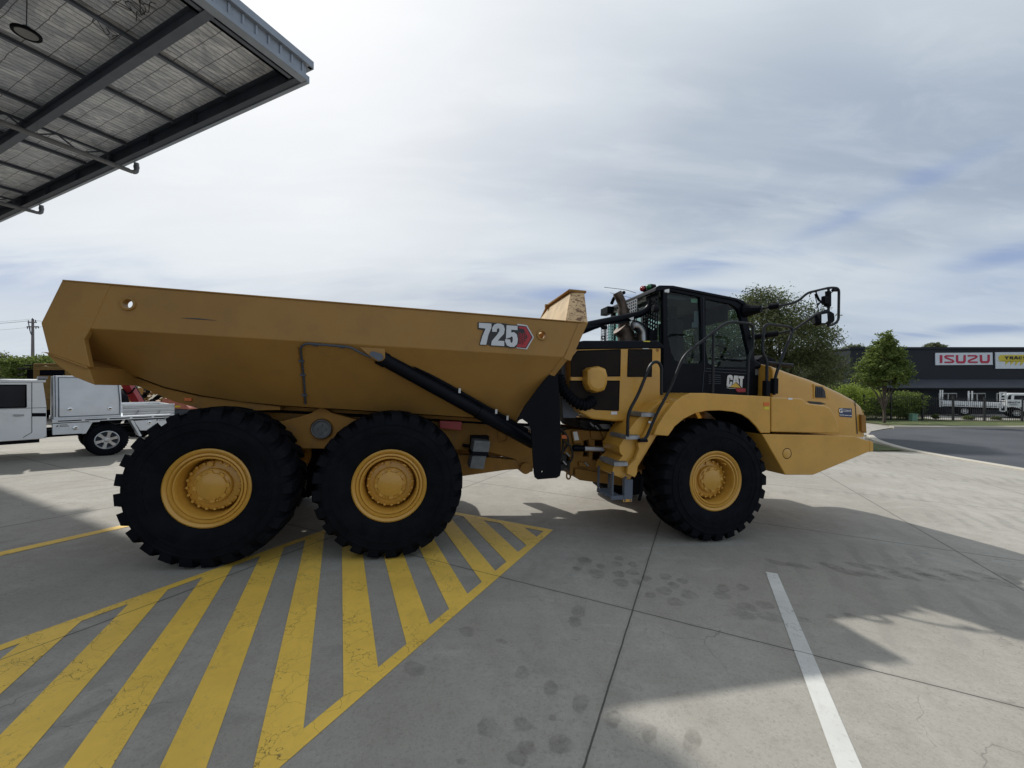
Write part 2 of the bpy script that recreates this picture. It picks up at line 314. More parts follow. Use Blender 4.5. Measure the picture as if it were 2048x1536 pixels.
# ---------------------------------------------------------------- mesh helpers
COL = sc.collection
class MB:
    def __init__(s): s.v = []; s.f = []
    def add(s, v, f):
        o = len(s.v); s.v += [tuple(x) for x in v]; s.f += [tuple(i + o for i in q) for q in f]; return s
    def loft(s, rings, closed=True, caps=True):
        n = len(rings[0]); V = [p for r in rings for p in r]; F = []
        for i in range(len(rings) - 1):
            for j in range(n if closed else n - 1):
                k = (j + 1) % n; F.append((i * n + j, i * n + k, (i + 1) * n + k, (i + 1) * n + j))
        if caps: F += [tuple(range(n)), tuple(range((len(rings) - 1) * n, len(rings) * n))]
        return s.add(V, F)
    def prism(s, pts, b0, b1):                     # pts (a,c) extruded along b
        return s.loft([[(a, b0, c) for a, c in pts], [(a, b1, c) for a, c in pts]])
    def box(s, x0, x1, y0, y1, z0, z1):
        return s.prism([(x0, z0), (x1, z0), (x1, z1), (x0, z1)], y0, y1)
    def tube(s, pts, r, n=8, caps=True):
        P = [Vector(p) for p in pts]; rings = []; up = Vector((0.03, 1, 0.02))
        for i, p in enumerate(P):
            d = ((P[i] - P[i - 1]).normalized() if i else Vector()) + ((P[i + 1] - P[i]).normalized() if i < len(P) - 1 else Vector())
            if d.length < 1e-6: d = Vector((0, 0, 1))
            d.normalize(); x = d.cross(up)
            if x.length < .05: x = d.cross(Vector((1, 0, 0)))
            x.normalize(); y = d.cross(x).normalized(); rr = r[i] if isinstance(r, (list, tuple)) else r
            rings.append([tuple(p + x * math.cos(2 * math.pi * k / n) * rr + y * math.sin(2 * math.pi * k / n) * rr) for k in range(n)])
        return s.loft(rings, True, caps)
    def lathe(s, prof, n=48, c=(0, 0, 0)):         # prof (r,b) round the b axis
        return s.loft([[(c[0] + r * math.cos(2 * math.pi * k / n), c[1] + b, c[2] + r * math.sin(2 * math.pi * k / n)) for k in range(n)] for r, b in prof], True, False)
    def beam(s, p0, p1, w, h, up=(0, 0, 1)):
        p0 = Vector(p0); p1 = Vector(p1); d = (p1 - p0).normalized(); u = Vector(up); x = d.cross(u).normalized(); u = x.cross(d).normalized()
        return s.loft([[tuple(q + x * a * w / 2 + u * b * h / 2) for a, b in ((-1, -1), (1, -1), (1, 1), (-1, 1))] for q in (p0, p1)])
    def sphere(s, c, r, n=12):
        return s.loft([[(c[0] + r * math.sin(t) * math.cos(2 * math.pi * k / n), c[1] + r * math.sin(t) * math.sin(2 * math.pi * k / n), c[2] + r * math.cos(t)) for k in range(n)] for t in [math.pi * (.02 + .96 * i / 8) for i in range(9)]])
    def holed(s, outer, holes, b0, b1):            # plate (a,c) with holes
        bm = bmesh.new()
        for lp in [outer] + holes:
            vs = [bm.verts.new((a, 0, c)) for a, c in lp]
            for i in range(len(vs)): bm.edges.new((vs[i - 1], vs[i]))
        bmesh.ops.triangle_fill(bm, use_beauty=True, edges=bm.edges[:])
        bm.verts.index_update(); V = [tuple(v.co) for v in bm.verts]; T = [tuple(v.index for v in f.verts) for f in bm.faces]; bm.free()
        n = len(V); s.add([(x, b0, z) for x, y, z in V] + [(x, b1, z) for x, y, z in V], T + [tuple(i + n for i in t) for t in T])
        for lp in [outer] + holes:
            m = len(lp); s.add([(a, b0, c) for a, c in lp] + [(a, b1, c) for a, c in lp], [(i, (i + 1) % m, (i + 1) % m + m, i + m) for i in range(m)])
        return s
    def build(s, name, m, parent=None, smooth=35, bevel=0.0, merge=True, seg=2, hard=True, recalc=True):
        me = bpy.data.meshes.new(name); me.from_pydata(s.v, [], s.f)
        bm = bmesh.new(); bm.from_mesh(me)
        if merge: bmesh.ops.remove_doubles(bm, verts=bm.verts[:], dist=1e-5)
        if recalc: bmesh.ops.recalc_face_normals(bm, faces=bm.faces[:])
        bm.to_mesh(me); bm.free()
        if smooth:
            me.polygons.foreach_set('use_smooth', [True] * len(me.polygons)); me.set_sharp_from_angle(angle=R(smooth))
        o = bpy.data.objects.new(name, me); COL.objects.link(o); me.materials.append(MATS[m])
        if parent: o.parent = parent
        if bevel > 0:
            b = o.modifiers.new('bevel', 'BEVEL'); b.width = bevel; b.segments = seg; b.limit_method = 'ANGLE'; b.angle_limit = R(28); b.harden_normals = hard
        return o
def empty(name, M=None):
    o = bpy.data.objects.new(name, None); COL.objects.link(o); o.empty_display_size = .2
    if M is not None: o.matrix_world = M
    return o
def tag(o, label=None, cat=None, group=None, kind=None):
    for k, v in (('label', label), ('category', cat), ('group', group), ('kind', kind)):
        if v: o[k] = v
    return o
def copy_tree(o, parent=None):
    c = o.copy(); COL.objects.link(c)
    if parent: c.parent = parent
    for ch in [x for x in bpy.data.objects if x.parent == o]: copy_tree(ch, c)
    return c
# terrain
def ground(x, y):
    d = .0363 * x + .0242 * y
    if d > .8: d = .8 + .3 * (1 - math.exp(-(d - .8) / .3))
    if d < -.3: d = -.3 - .3 * (1 - math.exp((d + .3) / .3))
    return -d
def ray(u, v): return Vector(((u - 1024) / FOC, 1.0, -(v - 768) / FOC))
CAM = Vector((0, 0, CH))
def gp(u, v):
    d = ray(u, v); t0 = .5; t = .5
    while t < 400:
        P = CAM + d * t
        if P.z < ground(P.x, P.y):
            a, b = t0, t
            for _ in range(40):
                m = (a + b) / 2; P = CAM + d * m
                if P.z < ground(P.x, P.y): b = m
                else: a = m
            return (P.x, P.y)
        t0 = t; t *= 1.02
    P = CAM + d * t; return (P.x, P.y)
class Frame:
    def __init__(s, O, ax, cz=(0, 0, 1)):
        s.O = Vector(O); s.z = Vector(cz).normalized(); s.x = Vector(ax); s.x = (s.x - s.z * s.x.dot(s.z)).normalized(); s.y = s.z.cross(s.x).normalized()
    def M(s):
        return Matrix(((s.x.x, s.y.x, s.z.x, s.O.x), (s.x.y, s.y.y, s.z.y, s.O.y), (s.x.z, s.y.z, s.z.z, s.O.z), (0, 0, 0, 1)))
    def tr(s, u, v, b=0.0):
        d = ray(u, v); t = (b - (CAM - s.O).dot(s.y)) / d.dot(s.y); P = CAM + d * t - s.O; return (P.dot(s.x), P.dot(s.z))
    def ta(s, u, v, a):
        d = ray(u, v); t = (a - (CAM - s.O).dot(s.x)) / d.dot(s.x); P = CAM + d * t - s.O; return (P.dot(s.y), P.dot(s.z))
    def p3(s, u, v, b=0.0):
        a, c = s.tr(u, v, b); return (a, b, c)
    def px(s, pts, b=0.0): return [s.tr(u, v, b) for u, v in pts]
def rnd(pts, r, n=4):
    """round the corners of a 3-D polyline"""
    P = [Vector(p) for p in pts]; out = [P[0]]
    for i in range(1, len(P) - 1):
        a, b, c = P[i - 1], P[i], P[i + 1]; ra = min(r, (a - b).length * .45, (c - b).length * .45)
        s = b + (a - b).normalized() * ra; e = b + (c - b).normalized() * ra
        for k in range(n + 1):
            t = k / n; out.append(s * (1 - t) ** 2 + b * 2 * t * (1 - t) + e * t * t)
    out.append(P[-1]); return out
def sheet(name, poly, off, m, label=None, step=1.0, **k):
    bm = bmesh.new(); vs = [bm.verts.new((x, y, 0)) for x, y in poly]
    for i in range(len(vs)): bm.edges.new((vs[i - 1], vs[i]))
    bmesh.ops.triangle_fill(bm, use_beauty=True, edges=bm.edges[:])
    for _ in range(7):
        ed = [e for e in bm.edges if e.calc_length() > step]
        if not ed or len(bm.faces) > 60000: break
        bmesh.ops.subdivide_edges(bm, edges=ed, cuts=1); bmesh.ops.triangulate(bm, faces=[f for f in bm.faces if len(f.verts) > 3])
    for v in bm.verts: v.co.z = ground(v.co.x, v.co.y) + off
    bmesh.ops.recalc_face_normals(bm, faces=bm.faces[:])
    for f in bm.faces:
        if f.normal.z < 0: f.normal_flip()
    me = bpy.data.meshes.new(name); bm.to_mesh(me); bm.free(); me.materials.append(MATS[m])
    o = bpy.data.objects.new(name, me); COL.objects.link(o); o['kind'] = 'structure'
    if label: o['label'] = label
    return o
# ---------------------------------------------------------------- setting
def axis(lo, hi, step, far):
    a = []; x = lo
    while x <= hi: a.append(x); x += step
    d = step
    while a[-1] < far: d *= 1.6; a.append(a[-1] + d)
    d = step
    while a[0] > -far: d *= 1.6; a.insert(0, a[0] - d)
    return a
X = axis(-45, 75, 1.5, 2500); Y = axis(-25, 75, 1.5, 2500)
g = MB(); g.add([(x, y, ground(x, y) - .03) for x in X for y in Y], [(i * len(Y) + j, (i + 1) * len(Y) + j, (i + 1) * len(Y) + j + 1, i * len(Y) + j + 1) for i in range(len(X) - 1) for j in range(len(Y) - 1)])
tag(g.build('ground', 'soil', smooth=60, recalc=False), 'bare pale ground reaching the horizon behind the yard', kind='structure')
k1 = gp(1736, 903); k2 = gp(1835, 905); k3 = gp(2048, 941); k4 = gp(2900, 1090)
sheet('yard', [(-34, -18), (30, -18), k4, k3, k2, k1, gp(1730, 875), gp(1715, 849), (14, 31), (-34, 31)], 0, 'concrete', 'grey jointed concrete yard with tyre scuffs', .9)
far = [(75, 16), (75, 24)]
sheet('road', [gp(1737, 869), gp(1745, 877), gp(1760, 884), gp(1800, 895), gp(1845, 904), gp(1900, 914), gp(2048, 938), gp(2900, 1086), (60, 8), (75, 14), (75, 31), gp(2048, 858), gp(1900, 857), gp(1790, 857), gp(1762, 860), gp(1742, 864)], .004, 'asphalt', 'dark grey asphalt road bending past the yard', 1.2)
sheet('driveway', [gp(1700, 848), gp(1728, 846), gp(1788, 855), gp(1762, 859), gp(1742, 863), gp(1736, 870), gp(1722, 872), gp(1705, 868)], .008, 'concrete', 'pale concrete driveway crossing behind the kerb', 1.0)
vp = lambda u, v: gp(u, v)
sheet('grass_verge', [gp(1700, 836), gp(1900, 836), gp(2048, 837), (75, 48), (75, 31.6), gp(2048, 852), gp(1900, 851.5), gp(1792, 851), gp(1728, 844.5), gp(1700, 843)], .012, 'grass', 'mown grass verge in front of the black fence', 1.2)
sheet('grass_strip', [gp(1741, 888), gp(1746, 886), gp(1775, 893), gp(1808, 900.5), gp(1741, 902)], .010, 'grass', 'small green grass triangle beside the kerb', .5)
def kerb(name, pts, wdt, h, lab):
    P = [Vector((x, y, ground(x, y))) for x, y in pts]; P = rnd([tuple(p) for p in P], 2.0, 4); m = MB(); rings = []
    for i, p in enumerate(P):
        d = (P[min(i + 1, len(P) - 1)] - P[max(i - 1, 0)]); d.z = 0; d.normalize(); nrm = Vector((-d.y, d.x, 0)); z = ground(p.x, p.y)
        rings.append([(p.x + nrm.x * a, p.y + nrm.y * a, z + c) for a, c in ((0, -.1), (0, h * .7), (.03, h), (wdt - .02, h), (wdt, h - .02), (wdt, -.1))])
    m.loft(rings); o = m.build(name, 'kerb_stone', smooth=30); tag(o, lab, kind='structure'); return o
p, t = custom('kerb_stone'); c, o = concrete_nodes(p, t); c = mixc(.55, c, (.52, .48, .40)); L(c, p.inputs['Base Color']); p.inputs['Roughness'].default_value = .85
kerb('kerb', [gp(1733, 871), gp(1743, 880), gp(1762, 887), gp(1800, 898), gp(1845, 907), gp(1900, 917), gp(2048, 942), gp(2900, 1095)], .30, .05, 'pale concrete kerb between the yard and the road')
kerb('kerb', [gp(1788, 856), gp(1850, 856.5), gp(2048, 857), (75, 31)], .35, .13, 'far concrete kerb along the grass verge')

# hatched marking: every stripe measured on the slab
def rr_(P, a=-23.1): return P[0] * math.cos(R(a)) - P[1] * math.sin(R(a))
T_ = gp(1106.5, 1060); K_ = gp(804, 1005); L_ = gp(0, 1291); M_ = gp(560, 1536)
def ext(a, b, k): return (a[0] + (b[0] - a[0]) * k, a[1] + (b[1] - a[1]) * k)
L2 = ext(K_, L_, 2.3); M2 = ext(T_, M_, 2.2); OUT = [T_, K_, L2, M2]
def clip(poly, n, d, keep=1):                      # half-plane n.p >= d (keep=1)
    out = []
    for i in range(len(poly)):
        a = poly[i - 1]; b = poly[i]; fa = (n[0] * a[0] + n[1] * a[1] - d) * keep; fb = (n[0] * b[0] + n[1] * b[1] - d) * keep
        if (fa >= 0) != (fb >= 0): q = fa / (fa - fb); out.append((a[0] + (b[0] - a[0]) * q, a[1] + (b[1] - a[1]) * q))
        if fb >= 0: out.append(b)
    return out
def edge_n(a, b, inside):
    n = Vector((-(b[1] - a[1]), b[0] - a[0])).normalized(); d = n.x * a[0] + n.y * a[1]
    if n.x * inside[0] + n.y * inside[1] < d: n = -n; d = -d
    return n, d
cen = ((T_[0] + K_[0] + L_[0] + M_[0]) / 4, (T_[1] + K_[1] + L_[1] + M_[1]) / 4)
E1 = edge_n(T_, M2, cen); E2 = edge_n(K_, L2, cen); E3 = edge_n(T_, K_, cen)
W1, W2, W3 = .095, .085, .12
inner = clip(clip(clip(OUT, E1[0], E1[1] + W1), E2[0], E2[1] + W2), E3[0], E3[1] + W3)
nr = (math.cos(R(-23.1)), -math.sin(R(-23.1)))
hm = MB()
def flat(m, poly, off):
    if len(poly) >= 3:                              # split long pieces so they follow the slab
        m.add([(x, y, ground(x, y) + off) for x, y in poly], [tuple(range(len(poly)))])
for n_, d_, w_ in ((E1[0], E1[1], W1), (E2[0], E2[1], W2), (E3[0], E3[1], W3)):
    pl = clip(OUT, n_, d_ + w_, -1)
    if n_ is E2[0]: pl = clip(pl, E1[0], E1[1] + W1)
    if n_ is E3[0]: pl = clip(clip(pl, E1[0], E1[1] + W1), E2[0], E2[1] + W2)
    flat(hm, pl, .004)
for r0, r1 in ((-3.24, -3.02), (-2.83, -2.61), (-2.42, -2.19), (-2.0, -1.782), (-1.58, -1.384), (-1.184, -.985), (-.78, -.582), (-.380, -.18), (.017, .227), (.435, .642), (.837, 1.053), (1.249, 1.458), (1.651, 1.88), (2.062, 2.307)):
    flat(hm, clip(clip(inner, nr, r0), nr, r1, -1), .004)
o = hm.build('hatched_marking', 'paint_yellow', smooth=0, recalc=False); tag(o, 'yellow hatched keep-clear marking painted on the slab', kind='structure')
wm = MB(); a = gp(1531, 1144); b = gp(1555, 1148); c2 = ext(a, gp(1673, 1536), 1.6); d2 = ext(b, gp(1724, 1536), 1.6); flat(wm, [a, b, d2, c2], .004)
tag(wm.build('white_line', 'paint_white', smooth=0, recalc=False), 'white bay line painted on the slab', kind='structure')
yl = MB(); a = gp(0, 1104.5); b = gp(256, 1048); a2 = gp(0, 1112.5); b2 = gp(256, 1054); flat(yl, [ext(b, a, 2), ext(b2, a2, 2), ext(a2, b2, 2.6), ext(a, b, 2.6)], .004)
tag(yl.build('yellow_line', 'paint_yellow', smooth=0, recalc=False), 'thin yellow line painted on the slab', kind='structure')

# dusty tyre-lug prints and sweeps on the slab
pr = [((700 + x / 2.866), (1000 + y / 2.866), a / 2.866, b / 2.866, 12) for x, y, a, b in ((1345, 350, 45, 24), (1300, 395, 30, 14), (1540, 335, 28, 13), (1530, 370, 33, 13), (1620, 370, 28, 15), (1415, 425, 48, 26), (1540, 425, 38, 19), (1620, 415, 38, 17), (1555, 475, 48, 23), (1435, 380, 30, 15), (1640, 470, 28, 18), (1805, 440, 38, 19), (1905, 465, 38, 16), (1855, 490, 38, 19), (1800, 520, 50, 24), (1945, 545, 55, 24), (1865, 585, 55, 24), (1720, 545, 33, 20), (1700, 450, 28, 18), (1310, 640, 42, 34), (1290, 700, 40, 34), (670, 755, 48, 30), (370, 970, 66, 42), (870, 810, 40, 14), (985, 990, 40, 42), (1150, 1080, 44, 45), (1320, 1170, 46, 58), (1510, 1255, 46, 52), (1715, 1340, 44, 58), (1010, 1420, 58, 40), (1210, 1400, 78, 58), (800, 1310, 78, 55), (990, 1290, 60, 42), (960, 1480, 66, 45), (1960, 1380, 54, 74), (1160, 1250, 24, 18), (640, 1500, 30, 22))]
pr += [((1348 + x / 2.4157), (900 + y / 2.4157), a / 2.4157, b / 2.4157, 14) for x, y, a, b in ((235, 670, 34, 20), (235, 705, 48, 19), (330, 665, 33, 15), (350, 760, 56, 20), (330, 795, 75, 23), (470, 810, 74, 22), (620, 820, 44, 13), (850, 800, 34, 11), (760, 805, 34, 11), (440, 750, 50, 18), (840, 590, 85, 13), (960, 605, 95, 11), (1110, 610, 95, 11), (1250, 615, 95, 11), (1400, 618, 85, 11), (1560, 640, 95, 13), (1650, 640, 65, 11), (760, 560, 65, 11), (900, 562, 85, 10), (1020, 575, 95, 10), (1180, 590, 95, 10), (1330, 592, 85, 9), (1480, 604, 95, 10), (1620, 612, 85, 10), (600, 560, 70, 10), (500, 545, 70, 10))]
rp = random.Random(9); V_, F_, A_ = [], [], []
for u, v, ru, rv, an in pr:
    o0 = len(V_); ph = rp.uniform(0, 6); c_, s2 = math.cos(R(an)), math.sin(R(an)); V_.append((u, v)); A_.append(1.0)
    for rr2, st in ((.75, .85), (1.2, 0.0)):
        for k in range(20):
            t = 2 * math.pi * k / 20; w2 = 1 + .06 * math.sin(3 * t + ph) + .04 * math.sin(5 * t + 2 * ph); x, y = ru * rr2 * w2 * math.cos(t), rv * rr2 * w2 * math.sin(t); V_.append((u + x * c_ - y * s2, v + x * s2 + y * c_)); A_.append(st)
    F_ += [(o0, o0 + 1 + k, o0 + 1 + (k + 1) % 20) for k in range(20)] + [(o0 + 1 + k, o0 + 21 + k, o0 + 21 + (k + 1) % 20, o0 + 1 + (k + 1) % 20) for k in range(20)]
me = bpy.data.meshes.new('tyre_prints'); gpv = [gp(*q) for q in V_]; me.from_pydata([(x, y, ground(x, y) + .002 + (i // 41) * 2e-6) for i, (x, y) in enumerate(gpv)], [], F_); at_ = me.attributes.new('strength', 'FLOAT', 'POINT'); at_.data.foreach_set('value', A_); me.materials.append(MATS['tyre_dust'])
o = bpy.data.objects.new('tyre_prints', me); COL.objects.link(o); tag(o, 'dusty tyre-lug prints left across the concrete slab', kind='structure')

# ---------------------------------------------------------------- articulated dump truck
g1 = Vector((-2.96, 3.89, 0)); g2 = Vector((2.61, 5.15, 0)); dr = (g2 - g1).normalized()
tmid = 1 / (math.cos(0))
# origin under the near middle wheel
du = (779 - 1024) / FOC; s_ = (du * g1.y - g1.x) / (dr.x - du * dr.y); O = g1 + dr * s_; O.z = ground(O.x, O.y)
F = Frame(O, (dr.x, dr.y, -.0363 * dr.x - .0242 * dr.y), (.0363, .0242, 1))
truck = empty('articulated_dump_truck', F.M())
tag(truck, 'large yellow articulated dump truck with three axles and black cab, parked across the yard', 'dump truck')
WID = 2.87; CB = WID / 2
mir = lambda b: WID - b
# ---- wheels
TR, TC = .795, .782
def tyre_mb():
    m = MB(); P = [(.385, .10), (.395, .05), (.43, .028), (.50, .010), (.572, .006), (.576, -.001), (.590, -.001), (.594, .006), (.652, .010), (.657, .004), (.666, .004), (.670, .014), (.705, .035), (.735, .075), (.745, .14), (.75, .30)]
    P = P + [(r, .6 - b) for r, b in P[::-1][1:]]; m.lathe(P, 96)
    n = 25
    for side in (0, 1):
        for k in range(n):
            th0 = 2 * math.pi * (k + .5 * side) / n; rings = []
            for r, b, hw, sk, dep in ((.672, .016, .62, -.05, .02), (.72, .020, .60, -.02, .05), (.765, .035, .58, 0, .07), (TR - .008, .085, .56, .10, .08), (TR, .17, .50, .42, .08), (TR, .30, .46, .95, .08), (TR - .01, .335, .40, 1.10, .07)):
                u = math.pi / n; a = th0 + sk * u * 1.1; bb = b
                q = []
                for rad, sg, sh in ((r, -1, .0), (r, 1, .0), (r - dep, 1.12, .03), (r - dep, -1.12, .03)):
                    ang = a + sg * hw * u; q.append((rad * math.cos(ang), (bb + (sh if b < .05 else 0)) if side == 0 else .6 - (bb + (sh if b < .05 else 0)), rad * math.sin(ang)))
                rings.append(q)
            m.loft(rings)
    for k in range(34):                             # raised blocks of the sidewall lettering band
        if k % 17 in (3, 4, 9, 13, 14): continue
        a = 2 * math.pi * k / 34; w_ = .030 if k % 3 else .020; c_, s2 = math.cos(a), math.sin(a)
        m.loft([[(r * c_ - t * s2, b, r * s2 + t * c_) for r, t in ((.515, -w_), (.515, w_), (.548, w_), (.548, -w_))] for b in (.0035, .02)])
    m.v = [(x, y, max(z, -TC + .004)) for x, y, z in m.v]
    return m
def rim_mb():
    m = MB(); m.lathe([(.384, .12), (.394, .075), (.390, .050), (.376, .040), (.364, .046), (.352, .056), (.346, .070), (.342, .058), (.324, .054), (.318, .066), (.312, .084), (.306, .068), (.292, .068), (.284, .082), (.280, .10), (.276, .30), (.268, .34), (.10, .34)], 72)
    for a0 in (3.9, 4.25):                          # lock-ring keys
        m.box(.318, .352, .046, .066, -.02, .02) if 0 else None
    m.lathe([(.384, .48), (.394, .525), (.390, .55), (.376, .56), (.30, .54), (.27, .50), (.27, .42), (.05, .42)], 48)
    m.tube([(.255 * math.cos(1.05), .10, .255 * math.sin(1.05)), (.262 * math.cos(1.02), .075, .262 * math.sin(1.02)), (.262 * math.cos(.92), .072, .262 * math.sin(.92))], .007, 6)
    return m
def hub_mb():
    m = MB(); m.lathe([(.0005, .062), (.112, .062), (.120, .068), (.124, .088), (.150, .094), (.158, .104), (.161, .135), (.208, .140), (.226, .150), (.228, .20), (.240, .22), (.244, .34)], 64)
    for k in range(20):
        a = 2 * math.pi * (k + .3) / 20; x, z = .214 * math.cos(a), .214 * math.sin(a); m.tube([(x, .118, z), (x, .15, z)], .0135, 6)
    for k in range(8):
        a = 2 * math.pi * (k + .15) / 8; c_, s2 = math.cos(a), math.sin(a)
        m.loft([[(r * c_ - t * s2, b, r * s2 + t * c_) for r, t in ((.106, -.026), (.146, -.017), (.146, .017), (.106, .026))] for b in (.070, .098)])
        x, z = .136 * math.cos(a + .25), .136 * math.sin(a + .25); m.tube([(x, .080, z), (x, .10, z)], .010, 6)
    m.tube([(.2 * math.cos(1.75), .11, .2 * math.sin(1.75)), (.2 * math.cos(1.75), .15, .2 * math.sin(1.75))], .026, 10)
    return m
WB = 0.0
wheel0 = rim_mb().build('wheel', 'yellow_paint', truck, 40)
ty = tyre_mb().build('tyre', 'rubber', wheel0, 32); hb = hub_mb().build('hub', 'yellow_paint', wheel0, 40); hb.location = (0, .055, 0); hb.scale = (1.1, 1, 1.1)
wa = [F.tr(414, 984, .05)[0], F.tr(779, 975, .05)[0], F.tr(1432, 974, .05)[0]]
wheel0.location = (wa[0], WB, TC)
wheel0.rotation_euler = (0, 0, 0)
for i, ax_ in enumerate(wa):
    for far_ in (0, 1):
        if i == 0 and not far_: continue
        c = copy_tree(wheel0, truck); c.location = (ax_, WB if not far_ else mir(WB), TC); c.rotation_euler = (0, 0, math.pi if far_ else 0)
for ax_ in wa:
    fm = MB(); fm.tube([(ax_, .34, TC), (ax_, .75, TC), (ax_, 1.1, TC), (ax_, WID - 1.1, TC), (ax_, WID - .34, TC)], [.2, .17, .14, .17, .2], 16); fm.sphere((ax_, CB, TC), .3); fm.build('axle', 'frame_paint', truck)

# ---- dump body
B0 = -.03
P3 = lambda u, v, b: F.p3(u, v, b)
def mirv(p): return (p[0], WID - p[1], p[2])
topr, topf = P3(221, 569, B0), P3(1165, 646, B0)
crr, crf = P3(158, 655.5, B0), P3(1127, 714, B0)
botpx = [(163, 734), (182, 741), (275, 754), (328, 774), (402, 791), (480, 803), (560, 811), (740, 822), (930, 834), (1028, 842)]
BBOT = .52
bots = [P3(u, v, BBOT) for u, v in botpx]
def lerp(a, b, t): return tuple(a[i] + (b[i] - a[i]) * t for i in range(3))
dm = MB(); rings = []
n = len(bots)
a0, a1 = bots[0][0], bots[-1][0]
for i, q in enumerate(bots):
    t = (q[0] - a0) / (a1 - a0); T3 = lerp(topr, topf, t); C3 = lerp(crr, crf, t)
    th = .03
    Ti = (T3[0], T3[1] + th, T3[2]); Ci = (C3[0], C3[1] + th, C3[2]); Qi = (q[0], q[1] + .03, q[2] + th)
    half = [T3, C3, q]; inn = [Qi, Ci, Ti]
    rings.append(half + [mirv(x) for x in half[::-1]] + [mirv(x) for x in inn[::-1]] + inn)
# front wall: closes the section between the two inner faces
# eyes through the upper band are cut afterwards
dm.loft(rings)
T3, C3, q = topf, crf, bots[-1]
fw = [T3, C3, q, mirv(q), mirv(C3), mirv(T3)]
dm.loft([[(x - .001, y, z) for x, y, z in fw], [(x + .035, y, z) for x, y, z in fw]])
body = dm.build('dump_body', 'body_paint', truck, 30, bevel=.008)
def cutter(u, v, r):
    a, c = F.tr(u, v, B0); m = MB(); m.tube([(a, -.2, c), (a, .3, c)], r, 24); o = m.build('cut', 'black_paint', truck, 0); return o, a, c
eyes = []
for (u, v, r) in ((257, 608, .040), (1083.5, 670, .040)):
    co, a, c = cutter(u, v, r); md = body.modifiers.new('eye', 'BOOLEAN'); md.operation = 'DIFFERENCE'; md.object = co; md.solver = 'EXACT'; eyes.append((a, c, r, co))
dg = bpy.context.evaluated_depsgraph_get(); nm = bpy.data.meshes.new_from_object(body.evaluated_get(dg)); body.modifiers.clear(); body.data = nm
for a, c, r, co in eyes: bpy.data.objects.remove(co)
for a, c, r, co in eyes:
    m = MB(); m.lathe([(r, .06), (r, -.012), (r + .008, -.018), (r + .020, -.016), (r + .024, -.004), (r + .024, .01)], 32, (a, B0, c)); m.build('lifting_eye', 'body_paint', body)
# top rail, tail panel, floor lip, front rib, under beam
m = MB()
for fl in (0, 1):
    a, b = P3(124, 560, B0 - .012), P3(1174, 645, B0 - .012)
    q = [(0, 0), (.05, 0), (.05, -.012), (0, -.012)]
    m.loft([[(p[0], (p[1] + y) if not fl else WID - p[1] - y, p[2] + z + .005) for y, z in q] for p in (a, b)])
m.build('top_rail', 'body_paint', body, 30, bevel=.004)
m = MB(); tp = F.px([(124, 561), (221, 569.5), (182, 655), (168, 679), (180, 735), (97, 706), (82, 646)], -.035)
for fl in (0, 1):
    ys = (-.035, .02) if not fl else (WID + .035, WID - .02); m.prism(tp, *ys)
lw = F.px([(168, 679), (180, 735), (97, 706), (82, 646)], -.035)
m.build('tail_panel', 'body_paint', body, 30, bevel=.006)
m = MB(); lp = F.px([(97, 707), (181, 736), (193, 770), (150, 753), (118, 730)], .0)
m.prism(lp, -.02, WID + .02); fl_ = F.px([(94, 705), (100, 705), (182, 734), (182, 738)], .0); m.prism(fl_, -.045, WID + .045)
m.build('tail_lip', 'body_paint', body, 30, bevel=.005)
m = MB(); ub = F.px([(181, 738), (275, 756), (328, 776), (402, 793), (560, 813), (560, 820), (470, 822), (400, 818), (345, 802), (270, 770), (193, 769)], .56)
m.prism(ub, .56, WID - .56)
ub2 = F.px([(560, 812), (740, 823), (930, 835), (1028, 843), (1028, 848), (930, 842), (740, 829), (560, 820)], .75); m.prism(ub2, .75, .95); m.prism(ub2, WID - .95, WID - .75)
m.build('underbody_beam', 'frame_paint', body, 30, bevel=.005)
m = MB()
for fl in (0, 1):
    q = F.px([(1156, 647), (1176, 645), (1141, 722), (1127, 718)], B0); m.prism(q, *((B0 - .01, .05) if not fl else (WID - B0 + .01, WID - .05)))
    q = F.px([(1127, 716), (1134, 717), (1036, 842), (1028, 840)], .2); e0 = F.px([(1125, 714), (1136, 718)], B0); e1 = F.px([(1027, 840), (1034, 846)], BBOT)
    r0 = [(e0[0][0], B0 - .01, e0[0][1]), (e0[1][0], B0 - .01, e0[1][1]), (e0[1][0], .08, e0[1][1]), (e0[0][0], .08, e0[0][1])]
    r1 = [(e1[0][0], BBOT - .01, e1[0][1]), (e1[1][0], BBOT - .01, e1[1][1]), (e1[1][0], BBOT + .08, e1[1][1]), (e1[0][0], BBOT + .08, e1[0][1])]
    if fl: r0 = [mirv(x) for x in r0]; r1 = [mirv(x) for x in r1]
    m.loft([r0, r1])
m.build('front_rib', 'body_paint', body, 30, bevel=.006)
# head board: sloping inner face, flecked end gusset, tube rim
hb0, hb1 = P3(1131, 643, .03), P3(1175, 646, .03); ht0, ht1 = P3(1141, 584, .42), P3(1168, 583, .42)
q0 = [(hb0[0], .03, hb0[2]), (hb1[0], .03, hb1[2]), (ht1[0], .22, ht1[2]), (ht0[0], .22, ht0[2])]
hbm = MB(); in0 = .05
hq = (hb0, hb1, ht1, ht0); hbm.loft([list(hq), [(x, CB - .12 + (y if z < 2.9 else 0) * 0, z) for x, y, z in hq], [(x + (.08 if i > 1 else 0) * -1, CB + .42, hb0[2] + (.04 if i > 1 else 0)) if i in (2, 3) else (x, CB + .42, z) for i, (x, y, z) in enumerate(hq)]]); head = hbm.build('headboard', 'inner_tan', body, 20)
m = MB(); m.loft([[(x, y - .004, z) for x, y, z in (hb0, hb1, ht1, ht0)], [(x, y + .004, z) for x, y, z in (hb0, hb1, ht1, ht0)]]); m.build('headboard_gusset', 'flaked', head, 20)
